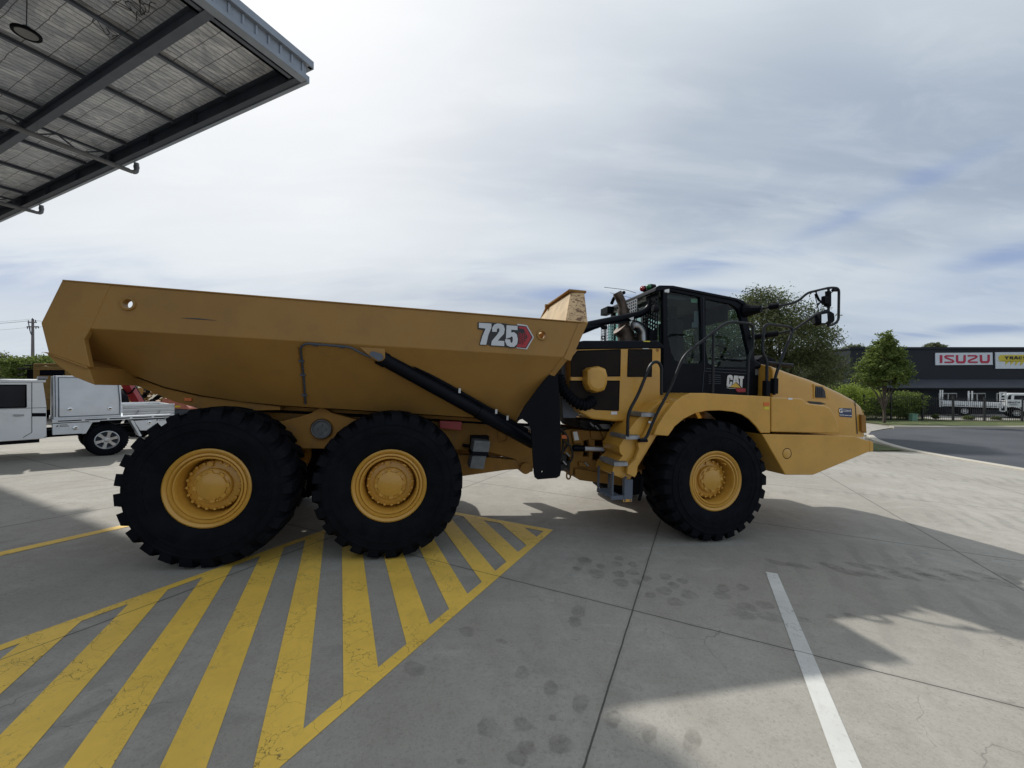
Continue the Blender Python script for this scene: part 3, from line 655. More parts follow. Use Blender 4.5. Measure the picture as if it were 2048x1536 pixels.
m = MB(); za = (ht0[0] - .02, .40, ht0[2] + .01); m.tube([za, (za[0], CB - .12, za[2]), (za[0] - .08, CB + .40, hb0[2] + .05)], .020, 8); m.box(ht0[0] - .03, ht1[0] + .02, .39, CB - .12, ht0[2] + .001, ht0[2] + .028)
m.tube([(za[0] - .05, CB - .15, za[2] - .02), (za[0] + .03, CB - .15, za[2] - .02)], .03, 8); m.build('headboard_rim', 'frame_paint', head, 40)
# weld-on pipe run and piston lug
def wb(u, v, lift=.02):
    vc = 657 + (u - 180) * 57 / 947; vb = 811 + (u - 560) * .062; return -.03 + .55 * max(0, min(1, (v - vc) / (vb - vc))) - lift
m = MB(); m.tube(rnd([P3(u, v, wb(u, v, l_)) for u, v, l_ in ((611, 808, .02), (608, 760, .02), (602, 706, .02), (601, 694, .03), (612, 687, .03), (640, 689, .03), (700, 694, .03), (722, 706, .05), (742, 715, .07))], .05), .011, 6)
for u, v in ((604, 722), (607, 750), (610, 790), (632, 690), (685, 694)): q = P3(u, v, wb(u, v, .02)); m.box(q[0] - .03, q[0] + .02, q[1] - .012, q[1] + .02, q[2] - .012, q[2] + .012)
m.build('grease_line', 'steel_dark', body)
m = MB(); m.tube([P3(363, 636, B0 - .002), P3(395, 637.5, B0 - .002), P3(432, 641, B0 - .002)], [.001, .006, .001], 4); m.build('paint_scratch', 'steel_dark', body)
m = MB(); m.tube([P3(598, 694, wb(598, 694, .004)), P3(604, 750, wb(604, 750, .004)), P3(609, 806, wb(609, 806, .004))], .016, 4); m.build('weld_seam', 'frame_paint', body)
m = MB(); m.prism(F.px([(600, 690), (702, 693), (702, 697), (612, 695), (610, 745), (604, 745)], .05), .02, .12) if 0 else None
m.holed(F.px([(718, 694), (770, 697), (770, 716), (764, 722), (755, 723), (744, 716)], -.02), [], -.02, .10); m.build('cylinder_lug', 'body_paint', body, 30, bevel=.004)
# 725 mark
D0 = B0 - .005
def zpx(pts, ox, oy, k): return [(ox + x / k, oy + y / k) for x, y in pts]
def decal(par, name, matn, polys, b, th=.003, conv=None):
    m = MB()
    for pl in polys: m.prism(F.px(pl, b), b - th, b + .002)
    return m.build(name, matn, par, 0)
z8 = lambda pts: zpx(pts, 900, 560, 6.4)
decal(body, 'number_backing', 'decal_silver', [z8([(860, 560), (985, 578), (1074, 732), (985, 888), (850, 872)])], D0)
decal(body, 'number_backing', 'decal_black', [z8([(354, 540), (530, 545), (560, 548), (700, 556), (730, 566), (975, 592), (1058, 732), (972, 876), (850, 862), (790, 872), (700, 856), (520, 846), (480, 822), (460, 836), (374, 832), (400, 720), (430, 638), (356, 628)])], D0 - .002)
decal(body, 'red_chevron', 'decal_red', [z8([(878, 594), (972, 602), (1044, 732), (968, 864), (850, 858), (868, 822), (935, 824), (992, 731), (945, 628), (878, 618)])], D0 - .004)
decal(body, 'number', 'decal_silver', [z8([(370, 548), (530, 558), (530, 612), (492, 700), (462, 830), (384, 826), (414, 720), (456, 622), (370, 612)]),
    z8([(540, 662), (540, 612), (566, 572), (606, 556), (650, 560), (688, 584), (700, 630), (690, 690), (640, 742), (612, 776), (694, 781), (694, 846), (526, 836), (536, 780), (600, 704), (632, 655), (632, 624), (616, 616), (600, 630), (598, 664)]),
    z8([(724, 580), (864, 588), (864, 642), (785, 636), (782, 672), (820, 668), (854, 696), (868, 760), (858, 822), (820, 856), (770, 856), (728, 836), (706, 790), (706, 758), (770, 762), (774, 796), (790, 806), (802, 788), (803, 735), (788, 720), (774, 734), (716, 752)])], D0 - .006)
m = MB()
for i in range(3):
    for j in range(5):
        x, y = 892 + i * 30, 690 + j * 30 + (i % 2) * 15; a, c = F.tr(*z8([(x, y)])[0], D0); m.lathe([(.017, -.0005), (.014, -.002), (.011, -.0005)], 6, (a, D0 - .006, c))
m.build('honeycomb', 'decal_red', body, 0)

# ---- rear frame
m = MB(); YB = .72
bog = F.px([(520, 848), (565, 842), (596, 834), (622, 826), (633, 819), (643, 813), (653, 819), (664, 826), (700, 836), (752, 850), (770, 870), (760, 900), (690, 898), (598, 897), (520, 880)], .62)
m.prism(bog, .62, .80); m.prism(bog, WID - .8, WID - .62)
mainf = F.px([(430, 815), (470, 825), (560, 822), (640, 832), (880, 842), (985, 850), (1070, 892), (1070, 946), (1052, 950), (1040, 940), (1036, 922), (980, 906), (880, 900), (760, 895), (520, 878), (400, 850)], YB)
m.prism(mainf, .82, .98); m.prism(mainf, WID - .98, WID - .82); m.box(*(lambda A: (A[0], A[0] + .3))(F.tr(880, 870, .9)), .98, WID - .98, F.tr(880, 890, .9)[1], F.tr(880, 850, .9)[1])
lower = F.px([(700, 935), (925, 912), (1035, 922), (1047, 940), (1010, 943), (927, 955), (700, 985)], YB); m.prism(lower, .80, 1.0); m.prism(lower, WID - 1.0, WID - .80)
a, c = F.tr(1049, 935, .8); m.tube([(a, .72, c), (a, WID - .72, c)], .075, 20)
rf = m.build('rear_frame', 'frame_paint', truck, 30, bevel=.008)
m = MB(); a, c = F.tr(643, 858, .6); m.lathe([(.001, .03), (.085, .03), (.095, .01), (.100, .0), (.108, .0), (.112, .03)], 40, (a, .58, c))
for k in range(4): m.tube([(a + .045 * math.cos(k * 1.571), .585, c + .045 * math.sin(k * 1.571)), (a + .045 * math.cos(k * 1.571), .62, c + .045 * math.sin(k * 1.571))], .011, 6)
m.build('pivot_cap', 'grey_block', rf, 40)
m = MB(); m.lathe([(.112, .03), (.118, .0), (.124, .03)], 40, (a, .585, c)); m.build('pivot_ring', 'frame_paint', rf, 40)
m = MB(); m.prism(F.px([(879, 841), (923, 843), (922, 860), (880, 856)], .7), .66, .80); m.build('bed_prop', 'red_paint', rf, 30, bevel=.005)
m = MB(); m.prism(F.px([(343, 790), (400, 800), (420, 830), (382, 850), (300, 860), (330, 830), (372, 812)], .9), .9, WID - .9) if 0 else None
m.tube([F.p3(470, 818, .8), F.p3(640, 826, .8), F.p3(980, 846, .8), F.p3(1060, 850, .8)], .02, 8)
m.tube([F.p3(925, 890, .75), F.p3(945, 893, .75)], .02); m.build('frame_pipe', 'black_plastic', rf)
m = MB(); m.box(*[F.tr(370, 795, .55)[0], F.tr(384, 795, .55)[0]], .54, .57, F.tr(377, 802, .55)[1], F.tr(377, 796, .55)[1]); m.build('side_reflector', 'orange_reflector', body, 30)
# chocks on their bracket
m = MB(); m.prism(F.px([(949, 881), (981, 883), (978, 905), (945, 904)], .42), .42, .70); m.prism(F.px([(945, 911), (973, 912), (968, 939), (939, 937)], .42), .42, .70); ch = m.build('wheel_chock', 'grey_block', rf, 30, bevel=.01)
m = MB(); m.box(*[F.tr(942, 880, .7)[0], F.tr(978, 880, .7)[0]], .70, .82, F.tr(960, 915, .7)[1], F.tr(960, 872, .7)[1]); m.prism(F.px([(943, 905), (977, 906), (976, 911), (942, 910)], .40), .40, .72); m.build('chock_bracket', 'black_plastic', rf, 30, bevel=.005)
m = MB(); a, c = F.tr(1007, 868, .82); m.tube(rnd([(a - .07, .81, c + .05), (a - .07, .81, c - .1), (a + .05, .81, c - .1), (a + .05, .81, c + .05)], .04), .008, 6); m.build('handle', 'frame_paint', rf)
m = MB(); m.prism(F.px([(400, 795), (436, 800), (440, 822), (418, 822)], .75), .7, .9); m.build('frame_bracket', 'black_plastic', rf, 30)
# ---- hoist cylinders
for fl in (0, 1):
    f_ = (lambda p: p) if not fl else mirv
    a, b = F.p3(757, 712, .06), F.p3(1066, 884, .52); A, Bv = Vector(a), Vector(b)
    m = MB(); m.tube([f_(A.lerp(Bv, .02)), f_(A.lerp(Bv, .98))], .078, 20); m.tube([f_(A.lerp(Bv, .0)), f_(A.lerp(Bv, .045))], .088, 20)
    m.tube([f_(A.lerp(Bv, .60)), f_(A.lerp(Bv, 1.0))], .088, 20); hc = m.build('hoist_cylinder', 'black_paint', truck)
    m = MB(); u_ = Vector((0, -.02, .105)); m.tube([f_(A.lerp(Bv, .1) + u_ * .8), f_(A.lerp(Bv, .14) + u_), f_(A.lerp(Bv, .95) + u_)], .022, 8); m.build('hydraulic_pipe', 'black_plastic', hc)
    m = MB()
    for q in (.475, .72, .80):
        cc = A.lerp(Bv, q) + u_ * 1.1; m.box(cc.x - .012, cc.x + .014, cc.y - .03 if not fl else WID - cc.y - .03, cc.y + .03 if not fl else WID - cc.y + .03, cc.z - .025, cc.z + .03)
    m.build('pipe_clip', 'steel', hc, 30)
    m = MB(); aa = F.tr(758, 714, -.03); y0, y1 = (-.045, .0) if not fl else (WID + .045, WID)
    m.loft([[(aa[0] + x, y, aa[1] + z) for x, z in [(.042 * math.cos(t), .042 * math.sin(t)) for t in [math.pi * (-.5 + k / 8) for k in range(9)]] + [(-.06 + .03 * math.cos(t), .025 + .03 * math.sin(t)) for t in [math.pi * (.5 + k / 8) for k in range(9)]]] for y in (y0, y1)]); m.build('pin_cap', 'steel_grey', hc, 30)
# ---- mud flaps
fo = [(1115, 738), (1118, 778), (1121, 850), (1122, 942), (1120, 952), (1113, 956), (1075, 959), (1070, 955), (1068, 945), (1064, 880), (1062, 858), (1056, 846), (1045, 838), (1033, 842), (1050, 812), (1078, 774), (1100, 748)]
for fl in (0, 1):
    m = MB(); hl = [[(F.tr(1084.5, 943.5, .1)[0] + .008 * math.cos(t), F.tr(1084.5, 943.5, .1)[1] + .012 * math.sin(t)) for t in [k * .785 for k in range(8)]]]
    pts = F.px(fo, .10); m.holed(pts, hl, *((.10, .125) if not fl else (WID - .125, WID - .10)))
    m.build('mud_flap', 'black_plastic', truck, 30)
# ---------------------------------------------------------------- hitch and front chassis
m = MB(); HB = .85
for y0, y1 in ((.85, .95), (WID - .95, WID - .85)):
    m.holed(F.px([(1122, 862), (1143, 858), (1182, 862), (1212, 862), (1250, 872), (1268, 905), (1262, 950), (1230, 952), (1148, 936), (1146, 952), (1140, 952), (1140, 912), (1122, 905)], HB),
            [F.px([(1167, 882), (1177, 879), (1180, 893), (1168, 893)], HB), F.px([(1190, 881), (1210, 880), (1214, 893), (1190, 893)], HB), F.px([(1168, 903), (1179, 903), (1178, 914), (1166, 913)], HB), F.px([(1186, 904), (1206, 904), (1205, 922), (1185, 920)], HB)], y0, y1)
m.prism(F.px([(1148, 936), (1227, 948), (1262, 955), (1240, 970), (1218, 967), (1157, 959), (1148, 952)], HB), .80, WID - .80)
m.prism(F.px([(1060, 862), (1122, 868), (1125, 884), (1060, 880)], HB), .9, WID - .9)
m.prism(F.px([(1122, 890), (1146, 903), (1148, 945), (1134, 944), (1118, 930), (1060, 938), (1060, 925)], 1.0), 1.0, WID - 1.0)
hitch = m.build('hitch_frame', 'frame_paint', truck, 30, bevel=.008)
m = MB(); m.tube(rnd([F.p3(1134, 944, .9), F.p3(1133, 955, .9), F.p3(1137, 959, .9), F.p3(1141, 955, .9), F.p3(1140, 944, .9)], .03), .012, 6); m.build('tow_ring', 'frame_paint', hitch)
m = MB()
for y in (.83,):
    m.prism(F.px([(1143, 862), (1158, 860), (1165, 886), (1148, 888)], .8), .80, .86); m.prism(F.px([(1182, 862), (1207, 863), (1206, 880), (1184, 879)], .8), .81, .86); m.prism(F.px([(1158, 924), (1178, 927), (1178, 936), (1158, 933)], .8), .80, .86)
    m.prism(F.px([(1200, 862), (1262, 872), (1250, 884), (1225, 880), (1206, 876)], .78), .74, .86)
m.build('hitch_plate', 'frame_paint', hitch, 30, bevel=.01)
m = MB(); m.prism(F.px([(1146, 864), (1154, 863), (1158, 880), (1149, 881)], .797), .792, .799); m.build('warning_label', 'label_white', hitch, 0)
m = MB(); m.tube([F.p3(1166, 897, .76), F.p3(1214, 899, .76)], .028, 16); sc_ = m.build('steering_cylinder', 'decal_silver', truck)
m = MB(); m.tube([F.p3(1208, 899, .76), F.p3(1262, 902, .76)], .075, 16); m.tube([F.p3(1146, 896, .76), F.p3(1168, 897, .76)], .045, 12); m.build('cylinder_barrel', 'black_paint', sc_)
# clutter of hoses and blocks
random.seed(11); m = MB()
for i in range(9):
    b = random.uniform(.75, 1.25); u0 = 1118 + random.uniform(-4, 10); v0 = 862 + random.uniform(-10, 22)
    m.tube(rnd([F.p3(u0, v0, b), F.p3(u0 + 14, v0 + random.uniform(-10, 18), b), F.p3(u0 + random.uniform(8, 26), v0 + 30, b), F.p3(u0 + 6, v0 + 52, b + .05)], .06), .014, 6)
for i in range(10):
    b = random.uniform(.75, 1.2); u0 = 1160 + i * 9; m.tube(rnd([F.p3(u0, 846 + random.uniform(-4, 4), b), F.p3(u0 + 16, 858, b), F.p3(u0 + 34, 850 + random.uniform(0, 12), b), F.p3(u0 + 60, 856, b)], .06), .016, 6)
for u, v in ((1124, 915), (1130, 928), (1138, 935), (1120, 935), (1148, 874)): p_ = F.p3(u, v, .9); m.box(p_[0] - .04, p_[0] + .05, .86, .98, p_[2] - .04, p_[2] + .05)
m.prism(F.px([(1157, 840), (1290, 846), (1276, 872), (1240, 866), (1170, 858)], .95), .95, 1.9)
m.build('hoses', 'cable', hitch, 40)
m = MB(); p_ = F.p3(1205, 852, .8); m.prism(F.px([(1196, 848), (1219, 848), (1219, 857), (1205, 858)], .8), .76, .84)
for u, v in ((1180, 845), (1190, 851), (1222, 845), (1126, 922), (1132, 905), (1170, 925)): q = F.p3(u, v, .8); m.tube([q, (q[0] + .05, q[1] - .01, q[2] - .05)], .012, 6)
m.build('hose_fitting', 'galv', hitch, 40)
m = MB(); m.box(F.tr(1123, 870, .8)[0], F.tr(1135, 870, .8)[0], .79, .80, F.tr(1130, 877, .8)[1], F.tr(1130, 870, .8)[1]); m.build('side_reflector', 'orange_reflector', hitch, 0)
# chassis of the tractor unit
m = MB(); m.prism(F.px([(1255, 850), (1480, 850), (1560, 880), (1560, 940), (1250, 940)], .85), .85, WID - .85); m.build('front_frame', 'frame_paint', truck, 30, bevel=.01)

# ---------------------------------------------------------------- engine enclosure behind the cab
EB = .42
m = MB(); eo = F.px([(1141, 697), (1323, 693), (1323, 800), (1303, 832), (1290, 842), (1228, 843), (1184, 838), (1160, 824), (1140, 795)], EB)
m.prism(eo, EB, WID - EB); enc = m.build('engine_enclosure', 'yellow_paint', truck, 30, bevel=.03, seg=3)
m = MB(); to = F.px([(1152, 684), (1168, 681), (1316, 681), (1328, 690), (1329, 697), (1141, 699)], EB - .01); m.prism(to, EB - .012, WID - EB + .012); et = m.build('enclosure_top', 'black_paint', enc, 30, bevel=.02)
def panel(par, name, matn, pts, b, proud=.004, th=.01, bev=.003):
    m = MB(); m.prism(F.px(pts, b), b - proud, b - proud + th); return m.build(name, matn, par, 30, bevel=bev)
grs = [[(1155, 702), (1241, 699), (1240, 752), (1142, 753), (1142, 718)], [(1257, 699), (1304, 699), (1303, 753), (1255, 753)], [(1140, 762), (1239, 762), (1237, 821), (1190, 819), (1160, 806), (1140, 790)]]
for g_ in grs:
    panel(enc, 'side_screen', 'screen_mesh', g_, EB); 
    P = [F.p3(u, v, EB - .004) for u, v in g_]; m = MB(); P2 = P + [P[0]]
    for i in range(len(P)): m.tube([P2[i], P2[i + 1]], .006, 6)
    m.build('screen_gasket', 'black_plastic', enc, 40)
m = MB(); cx, cz = F.tr(1185, 760, EB); bo = F.px([(1165, 742), (1172, 736), (1190, 733), (1203, 738), (1207, 752), (1206, 768), (1201, 781), (1186, 786), (1171, 780), (1165, 768)], EB)
m.loft([[(cx + (a - cx) * k, EB - d, cz + (c - cz) * k) for a, c in bo] for k, d in ((1.02, -.01), (1.0, .10), (.93, .14), (.70, .16))]); m.build('intake_cover', 'yellow_paint', enc, 25, bevel=.012)
m = MB()
for u, v in ((1315, 700),): a, c = F.tr(u, v, EB); m.lathe([(.001, -.004), (.022, -.004), (.026, .002)], 16, (a, EB, c))
m.build('latch', 'frame_paint', enc)
panel(enc, 'warning_label', 'label_white', [(1285, 692), (1297, 692), (1297, 698), (1285, 698)], EB, .006, .004, 0)
panel(enc, 'warning_label', 'label_white', [(1222, 823), (1234, 823), (1234, 829), (1222, 829)], EB, .006, .004, 0)
panel(enc, 'top_lettering', 'sign_yellow', [(1287, 681.5), (1300, 681.8), (1300, 684), (1287, 683.6)], EB - .012, .003, .004, 0)
m = MB(); m.prism(F.px([(1122, 722), (1142, 712), (1142, 800), (1160, 826), (1152, 836), (1126, 836), (1123, 790)], .6), .6, WID - .6); m.build('radiator_side', 'steel_grey', enc, 30, bevel=.01)
# ribbed intake hose
m = MB(); hp = rnd([F.p3(1116, 752, .5), F.p3(1128, 784, .42), F.p3(1152, 806, .36), F.p3(1172, 812, .36), F.p3(1186, 800, .42)], .12, 8); hp = [Vector(p) for p in hp]; Ltot = [0]
for i in range(1, len(hp)): Ltot.append(Ltot[-1] + (hp[i] - hp[i - 1]).length)
def at_len(s):
    for i in range(1, len(hp)):
        if s <= Ltot[i]: k = (s - Ltot[i - 1]) / max(1e-6, Ltot[i] - Ltot[i - 1]); return hp[i - 1].lerp(hp[i], k)
    return hp[-1]
nr_ = 64; pp = [at_len(Ltot[-1] * i / nr_) for i in range(nr_ + 1)]; m.tube(pp, [.062 + (.014 if (i % 4) in (1, 2) else 0) for i in range(nr_ + 1)], 14); m.build('ribbed_hose', 'black_plastic', enc, 20)

# ---------------------------------------------------------------- fender, side panel, bumper, bonnet
m = MB(); FB = -.01
farc = [(1308, 870), (1316, 851), (1330, 829), (1350, 804), (1366, 792), (1382, 786), (1410, 786), (1441, 788), (1541, 793)]
fin_ = [(1541, 866), (1522, 866), (1512, 852), (1498, 838), (1484, 829), (1468, 824), (1440, 821), (1412, 822), (1390, 827), (1368, 838), (1350, 853), (1337, 872)]
m.prism(F.px(farc + fin_, FB), FB, FB + .03)
m.prism(F.px([(1308, 870), (1316, 851), (1330, 829), (1350, 804), (1366, 792), (1382, 786), (1410, 786), (1441, 788), (1541, 793), (1541, 799), (1440, 794), (1412, 792), (1384, 792), (1369, 798), (1354, 810), (1336, 833), (1322, 854), (1315, 871)], FB), FB + .03, .80)
m2 = m; fender = m.build('fender', 'yellow_paint', truck, 32, bevel=.012, seg=3)
cfe = copy_tree(fender, truck); cfe.scale = (1, -1, 1); cfe.location = (0, WID, 0)
m = MB(); inn = F.px([(1522, 866), (1512, 852), (1498, 838), (1484, 829), (1468, 824), (1440, 821), (1412, 822), (1390, 827), (1370, 837)], .03)
inner2 = F.px([(1571, 949), (1530, 868), (1516, 850), (1500, 835), (1486, 826), (1468, 821), (1440, 818), (1412, 819), (1388, 824), (1368, 834)], .03)
m.loft([[(a, y, c) for a, c in inner2[:1] + inner2[1:]] + [(a + .012, y, c + .012) for a, c in inner2[::-1]] for y in (.03, .78)]); m.build('wheel_arch_liner', 'black_plastic', truck, 30)
m = MB(); sp = F.px([(1543, 794), (1606, 797), (1613, 806), (1650, 811), (1661, 816), (1670, 830), (1677, 850), (1680, 867), (1543, 864)], FB); m.prism(sp, FB, .55); sidep = m.build('side_panel', 'yellow_paint', truck, 30, bevel=.02, seg=4)
c2_ = copy_tree(sidep, truck); c2_.scale = (1, -1, 1); c2_.location = (0, WID, 0)
panel(fender, 'side_reflector', 'orange_reflector', [(1527, 805), (1538, 805), (1538, 812), (1527, 812)], FB, .006, .006, 0)
panel(fender, 'caution_label', 'sign_yellow', [(1528, 813), (1538, 813), (1538, 819), (1528, 819)], FB, .004, .004, 0)
panel(sidep, 'caution_label', 'label_white', [(1575, 795.6), (1585, 796), (1584, 799.5), (1577, 799.5)], FB, .004, .004, 0)
m = MB(); bp = F.px([(1524, 868), (1680, 871), (1707, 872), (1744, 883), (1744, 902), (1738, 904), (1627, 950), (1571, 950)], FB); m.prism(bp, FB, .62); m.prism(bp, WID - .62, WID - FB)
bp2 = F.px([(1600, 872), (1707, 874), (1742, 884), (1742, 901), (1660, 934)], FB); m.prism(bp2, .62, WID - .62); bump_ = m.build('bumper', 'yellow_paint', truck, 30, bevel=.014, seg=3)
m = MB(); a, c = F.tr(1574, 907, FB); m.lathe([(.001, -.003), (.060, -.003), (.064, .0)], 32, (a, FB, c)); m.build('access_cap', 'yellow_paint', bump_, 40)
m = MB(); m.lathe([(.064, .001), (.066, -.0015), (.073, -.0015), (.074, .001)], 32, (a, FB, c)); m.build('cap_seam', 'black_plastic', bump_, 40)
m = MB(); m.prism(F.px([(1739, 881), (1746, 884), (1746, 903), (1739, 904)], FB), FB - .006, .2); m.build('bumper_end', 'yellow_paint', bump_, 30, bevel=.008)
# bonnet: lofted along its length
BB = .40
top = [(1537, 727), (1545, 730), (1560, 735.5), (1575, 741), (1610, 752), (1640, 763), (1670, 776), (1700, 791), (1716, 801), (1726, 809), (1730, 822)]
m = MB(); rings = []
for i, (u, v) in enumerate(top):
    a = F.tr(u, v, BB + .08)[0]; ct = F.tr(u, v, BB + .36)[1]; cb_ = F.tr(u, 876, BB)[1]; s = 1.0
    ins = 0 if i < 8 else .03 * (i - 7)
    h = [(BB + ins, cb_), (BB + ins, ct - .19), (BB + ins + .010, ct - .115), (BB + ins + .04, ct - .075), (BB + ins + .34, ct), (BB + ins + .6, ct + .015)]
    rings.append([(a, b, c) for b, c in h] + [(a, WID - b, c) for b, c in h[::-1]])
m.loft(rings); bonnet = m.build('bonnet', 'yellow_paint', truck, 40, bevel=.02, seg=3)
panel(bonnet, 'badge', 'decal_blue', [(1678, 816), (1703, 817), (1703, 835), (1679, 833)], BB, .006, .004, 0)
z5 = lambda pts: zpx(pts, 1660, 620, 5.278)
b_ = BB - .009
decal(bonnet, 'badge_mark', 'label_white', [z5([(132, 1040), (105, 1042), (95, 1056), (96, 1072), (106, 1084), (132, 1084), (132, 1062), (116, 1062), (116, 1069), (122, 1069), (122, 1075), (110, 1075), (105, 1068), (105, 1056), (112, 1050), (132, 1050)]), z5([(100, 1104), (122, 1105), (122, 1112), (100, 1111)]), z5([(128, 1105), (148, 1106), (148, 1113), (128, 1112)]), z5([(156, 1108), (196, 1110), (196, 1116), (156, 1115)]), z5([(202, 1111), (228, 1112), (228, 1119), (202, 1118)])], b_, .002)
def textpart(par, s, h, u0, v0, u1, b, matn, name, bold=.0):
    """small lettering laid along the panel from (u0,v0) to u1"""
    cu = bpy.data.curves.new(name, 'FONT'); cu.body = s; cu.size = 1; cu.offset = bold; cu.extrude = 0; o = bpy.data.objects.new(name, cu); COL.objects.link(o); bpy.context.view_layer.update()
    me = bpy.data.meshes.new_from_object(o.evaluated_get(bpy.context.evaluated_depsgraph_get())); bpy.data.objects.remove(o)
    xs = [v.co.x for v in me.vertices]; ys = [v.co.y for v in me.vertices]; a0, c0 = F.tr(u0, v0, b); a1, _ = F.tr(u1, v0, b); k = (a1 - a0) / (max(xs) - min(xs)); kh = h / (max(ys) - min(ys))
    for v in me.vertices: v.co = Vector((a0 + (v.co.x - min(xs)) * k, b, c0 + (v.co.y - min(ys)) * kh))
    me.materials.append(MATS[matn]); o = bpy.data.objects.new(name, me); COL.objects.link(o); o.parent = par; return o
textpart(bonnet, 'COLEMANS', .035, 1686, 823.5, 1702, b_ - .002, 'label_white', 'badge_lettering', .01)
m = MB(); vo = F.px([(1626, 768), (1645, 771), (1652, 780), (1657, 798), (1626, 797)], BB); m.prism(vo, BB - .012, BB + .02); vent = m.build('vent_frame', 'yellow_paint', bonnet, 30, bevel=.008)
m = MB(); vi = F.px([(1629, 772), (1643, 774), (1648, 782), (1650, 796), (1628, 795)], BB); m.prism(vi, BB - .015, BB - .008); vd = m.build('vent_opening', 'decal_black', vent, 30)
m = MB()
for u in (1632.5, 1636.5, 1640.5, 1644.5): m.tube([F.p3(u, 774 + (u - 1632) * .3, BB - .019), F.p3(u + 1, 795.5, BB - .019)], .006, 6)
m.build('vent_slats', 'steel_dark', vent)
panel(bonnet, 'panel_gap', 'decal_black', [(1614, 802), (1640, 804), (1652, 808), (1640, 809), (1620, 808)], BB, .006, .005, 0)
panel(bonnet, 'nose_seam', 'decal_black', [(1709, 800), (1710.3, 801), (1715.5, 868), (1714, 868)], BB, .003, .004, 0)
m = MB(); a0 = F.tr(1729, 840, BB + .1)[0]; cz0 = F.tr(1726, 866, BB + .1)[1]; cz1 = F.tr(1726, 826, BB + .1)[1]
m.box(a0 - .05, a0 + .012, .62, WID - .62, cz0, cz1 - .06); m.build('nose_grille', 'grille_dark', bonnet, 30, bevel=.02)
for fl in (0, 1):
    m = MB(); y = .46 if not fl else WID - .46; q = F.px([(1718, 829), (1727, 830), (1729, 866), (1719, 862)], .42); m.prism(q, *((.385, .58) if not fl else (WID - .58, WID - .385))); hl_ = m.build('headlight', 'frame_paint', truck, 30, bevel=.01)
    m = MB(); m.box(q[1][0] + .002, q[1][0] + .012, .40 if not fl else WID - .56, .56 if not fl else WID - .40, q[3][1] + .06, q[1][1] - .04); m.build('lens', 'steel', hl_, 30, bevel=.01)

# ---------------------------------------------------------------- steps
m = MB(); sb = .10
st = F.px([(1366, 792), (1330, 800), (1318, 803), (1312, 808), (1292, 826), (1279, 832), (1262, 852), (1247, 874), (1243, 884), (1237, 892), (1238, 905), (1244, 912), (1226, 932), (1222, 948), (1256, 962), (1276, 930), (1311, 872), (1340, 834), (1366, 800)], .16)
m.prism(st, .14, .62)
steps = m.build('steps', 'yellow_paint', truck, 30, bevel=.008)
m = MB(); m.prism(F.px([(1311, 869), (1318, 855), (1334, 833), (1352, 805), (1330, 806), (1306, 836), (1289, 872), (1276, 888), (1278, 898), (1271, 918), (1256, 934), (1254, 948), (1270, 955), (1274, 948), (1277, 925), (1293, 900)], sb - .04), sb - .04, sb + .02)
m.build('stringer', 'yellow_paint', steps, 30, bevel=.008)
for (u0, v0, u1, v1) in ((1279, 828, 1306, 834), (1248, 873, 1275, 882), (1225, 926, 1252, 936)):
    p0, p1 = F.tr(u0, v0, .12), F.tr(u1, v1, .12); m = MB(); m.loft([[(p0[0], y, p0[1] - .03), (p1[0], y, p0[1] - .03), (p1[0], y, p0[1] + .012), (p0[0], y, p0[1] + .012)] for y in (.075, .50)])
    nt_ = 9
    for k in range(nt_): x = p0[0] + (p1[0] - p0[0]) * (k + .5) / nt_; m.loft([[(x - .008, y, p0[1] + .011), (x + .008, y, p0[1] + .011), (x, y, p0[1] + .024)] for y in (.075, .5)])
    m.build('tread', 'galv', steps, 20)
for i, (u, v) in enumerate(((1344, 795),)): pass
m = MB(); b = .10
def ubar(p, q, w_=.045, d=.012): m.beam(p, q, d, w_, (0, 1, 0))
for y in (.10, .50):
    L_a, R_a = F.tr(1224, 950, .1), F.tr(1257, 962, .1); Lb, Rb = F.tr(1221, 991, .1), F.tr(1246, 1002, .1)
    cm = L_a[1]; m.box(L_a[0], L_a[0] + .018, y - .02, y + .02, Lb[1], L_a[1] + .04)
    m.box(Rb[0] - .0, Rb[0] + .018, y - .03, y + .03, Rb[1], R_a[1] + .04)
m.box(Lb[0], Rb[0] + .02, .08, .13, Rb[1] + .02, Rb[1] + .07); m.box(Lb[0], Rb[0] + .02, .46, .50, Rb[1] + .02, Rb[1] + .07)
for k in range(7): m.box(Lb[0], Rb[0], .12 + k * .055, .135 + k * .055, Rb[1] + .03, Rb[1] + .06)
m.box(Rb[0] + .015, Rb[0] + .12, .085, .11, Rb[1] - .01, R_a[1] + .02)
m.build('hanging_step', 'steel_grey', steps, 30, bevel=.004)
m = MB()
for (u, v) in ((1262, 948), (1266, 951), (1252, 955), (1260, 1000), (1249, 1001)): a, c = F.tr(u, v, .08); m.tube([(a, .07, c), (a, .1, c)], .012, 6)
m.build('step_bolt', 'steel_dark', steps); m = MB(); m.prism(F.px([(1246, 999), (1263, 998), (1263, 1003), (1246, 1004)], .08), .072, .084); m.build('step_end_plate', 'yellow_paint', steps, 30, bevel=.002)
m = MB(); m.tube(rnd([F.p3(1278, 950, .3), F.p3(1284, 955, .25), F.p3(1283, 985, .25), F.p3(1278, 1000, .3)], .05), .02, 8); m.prism(F.px([(1266, 950), (1284, 952), (1282, 990), (1266, 988)], .45), .45, .47); m.build('splash_guard', 'black_plastic', steps)
panel(steps, 'warning_label', 'label_white', [(1297, 842), (1304, 843), (1304, 847), (1297, 846)], .06, .006, .004, 0)

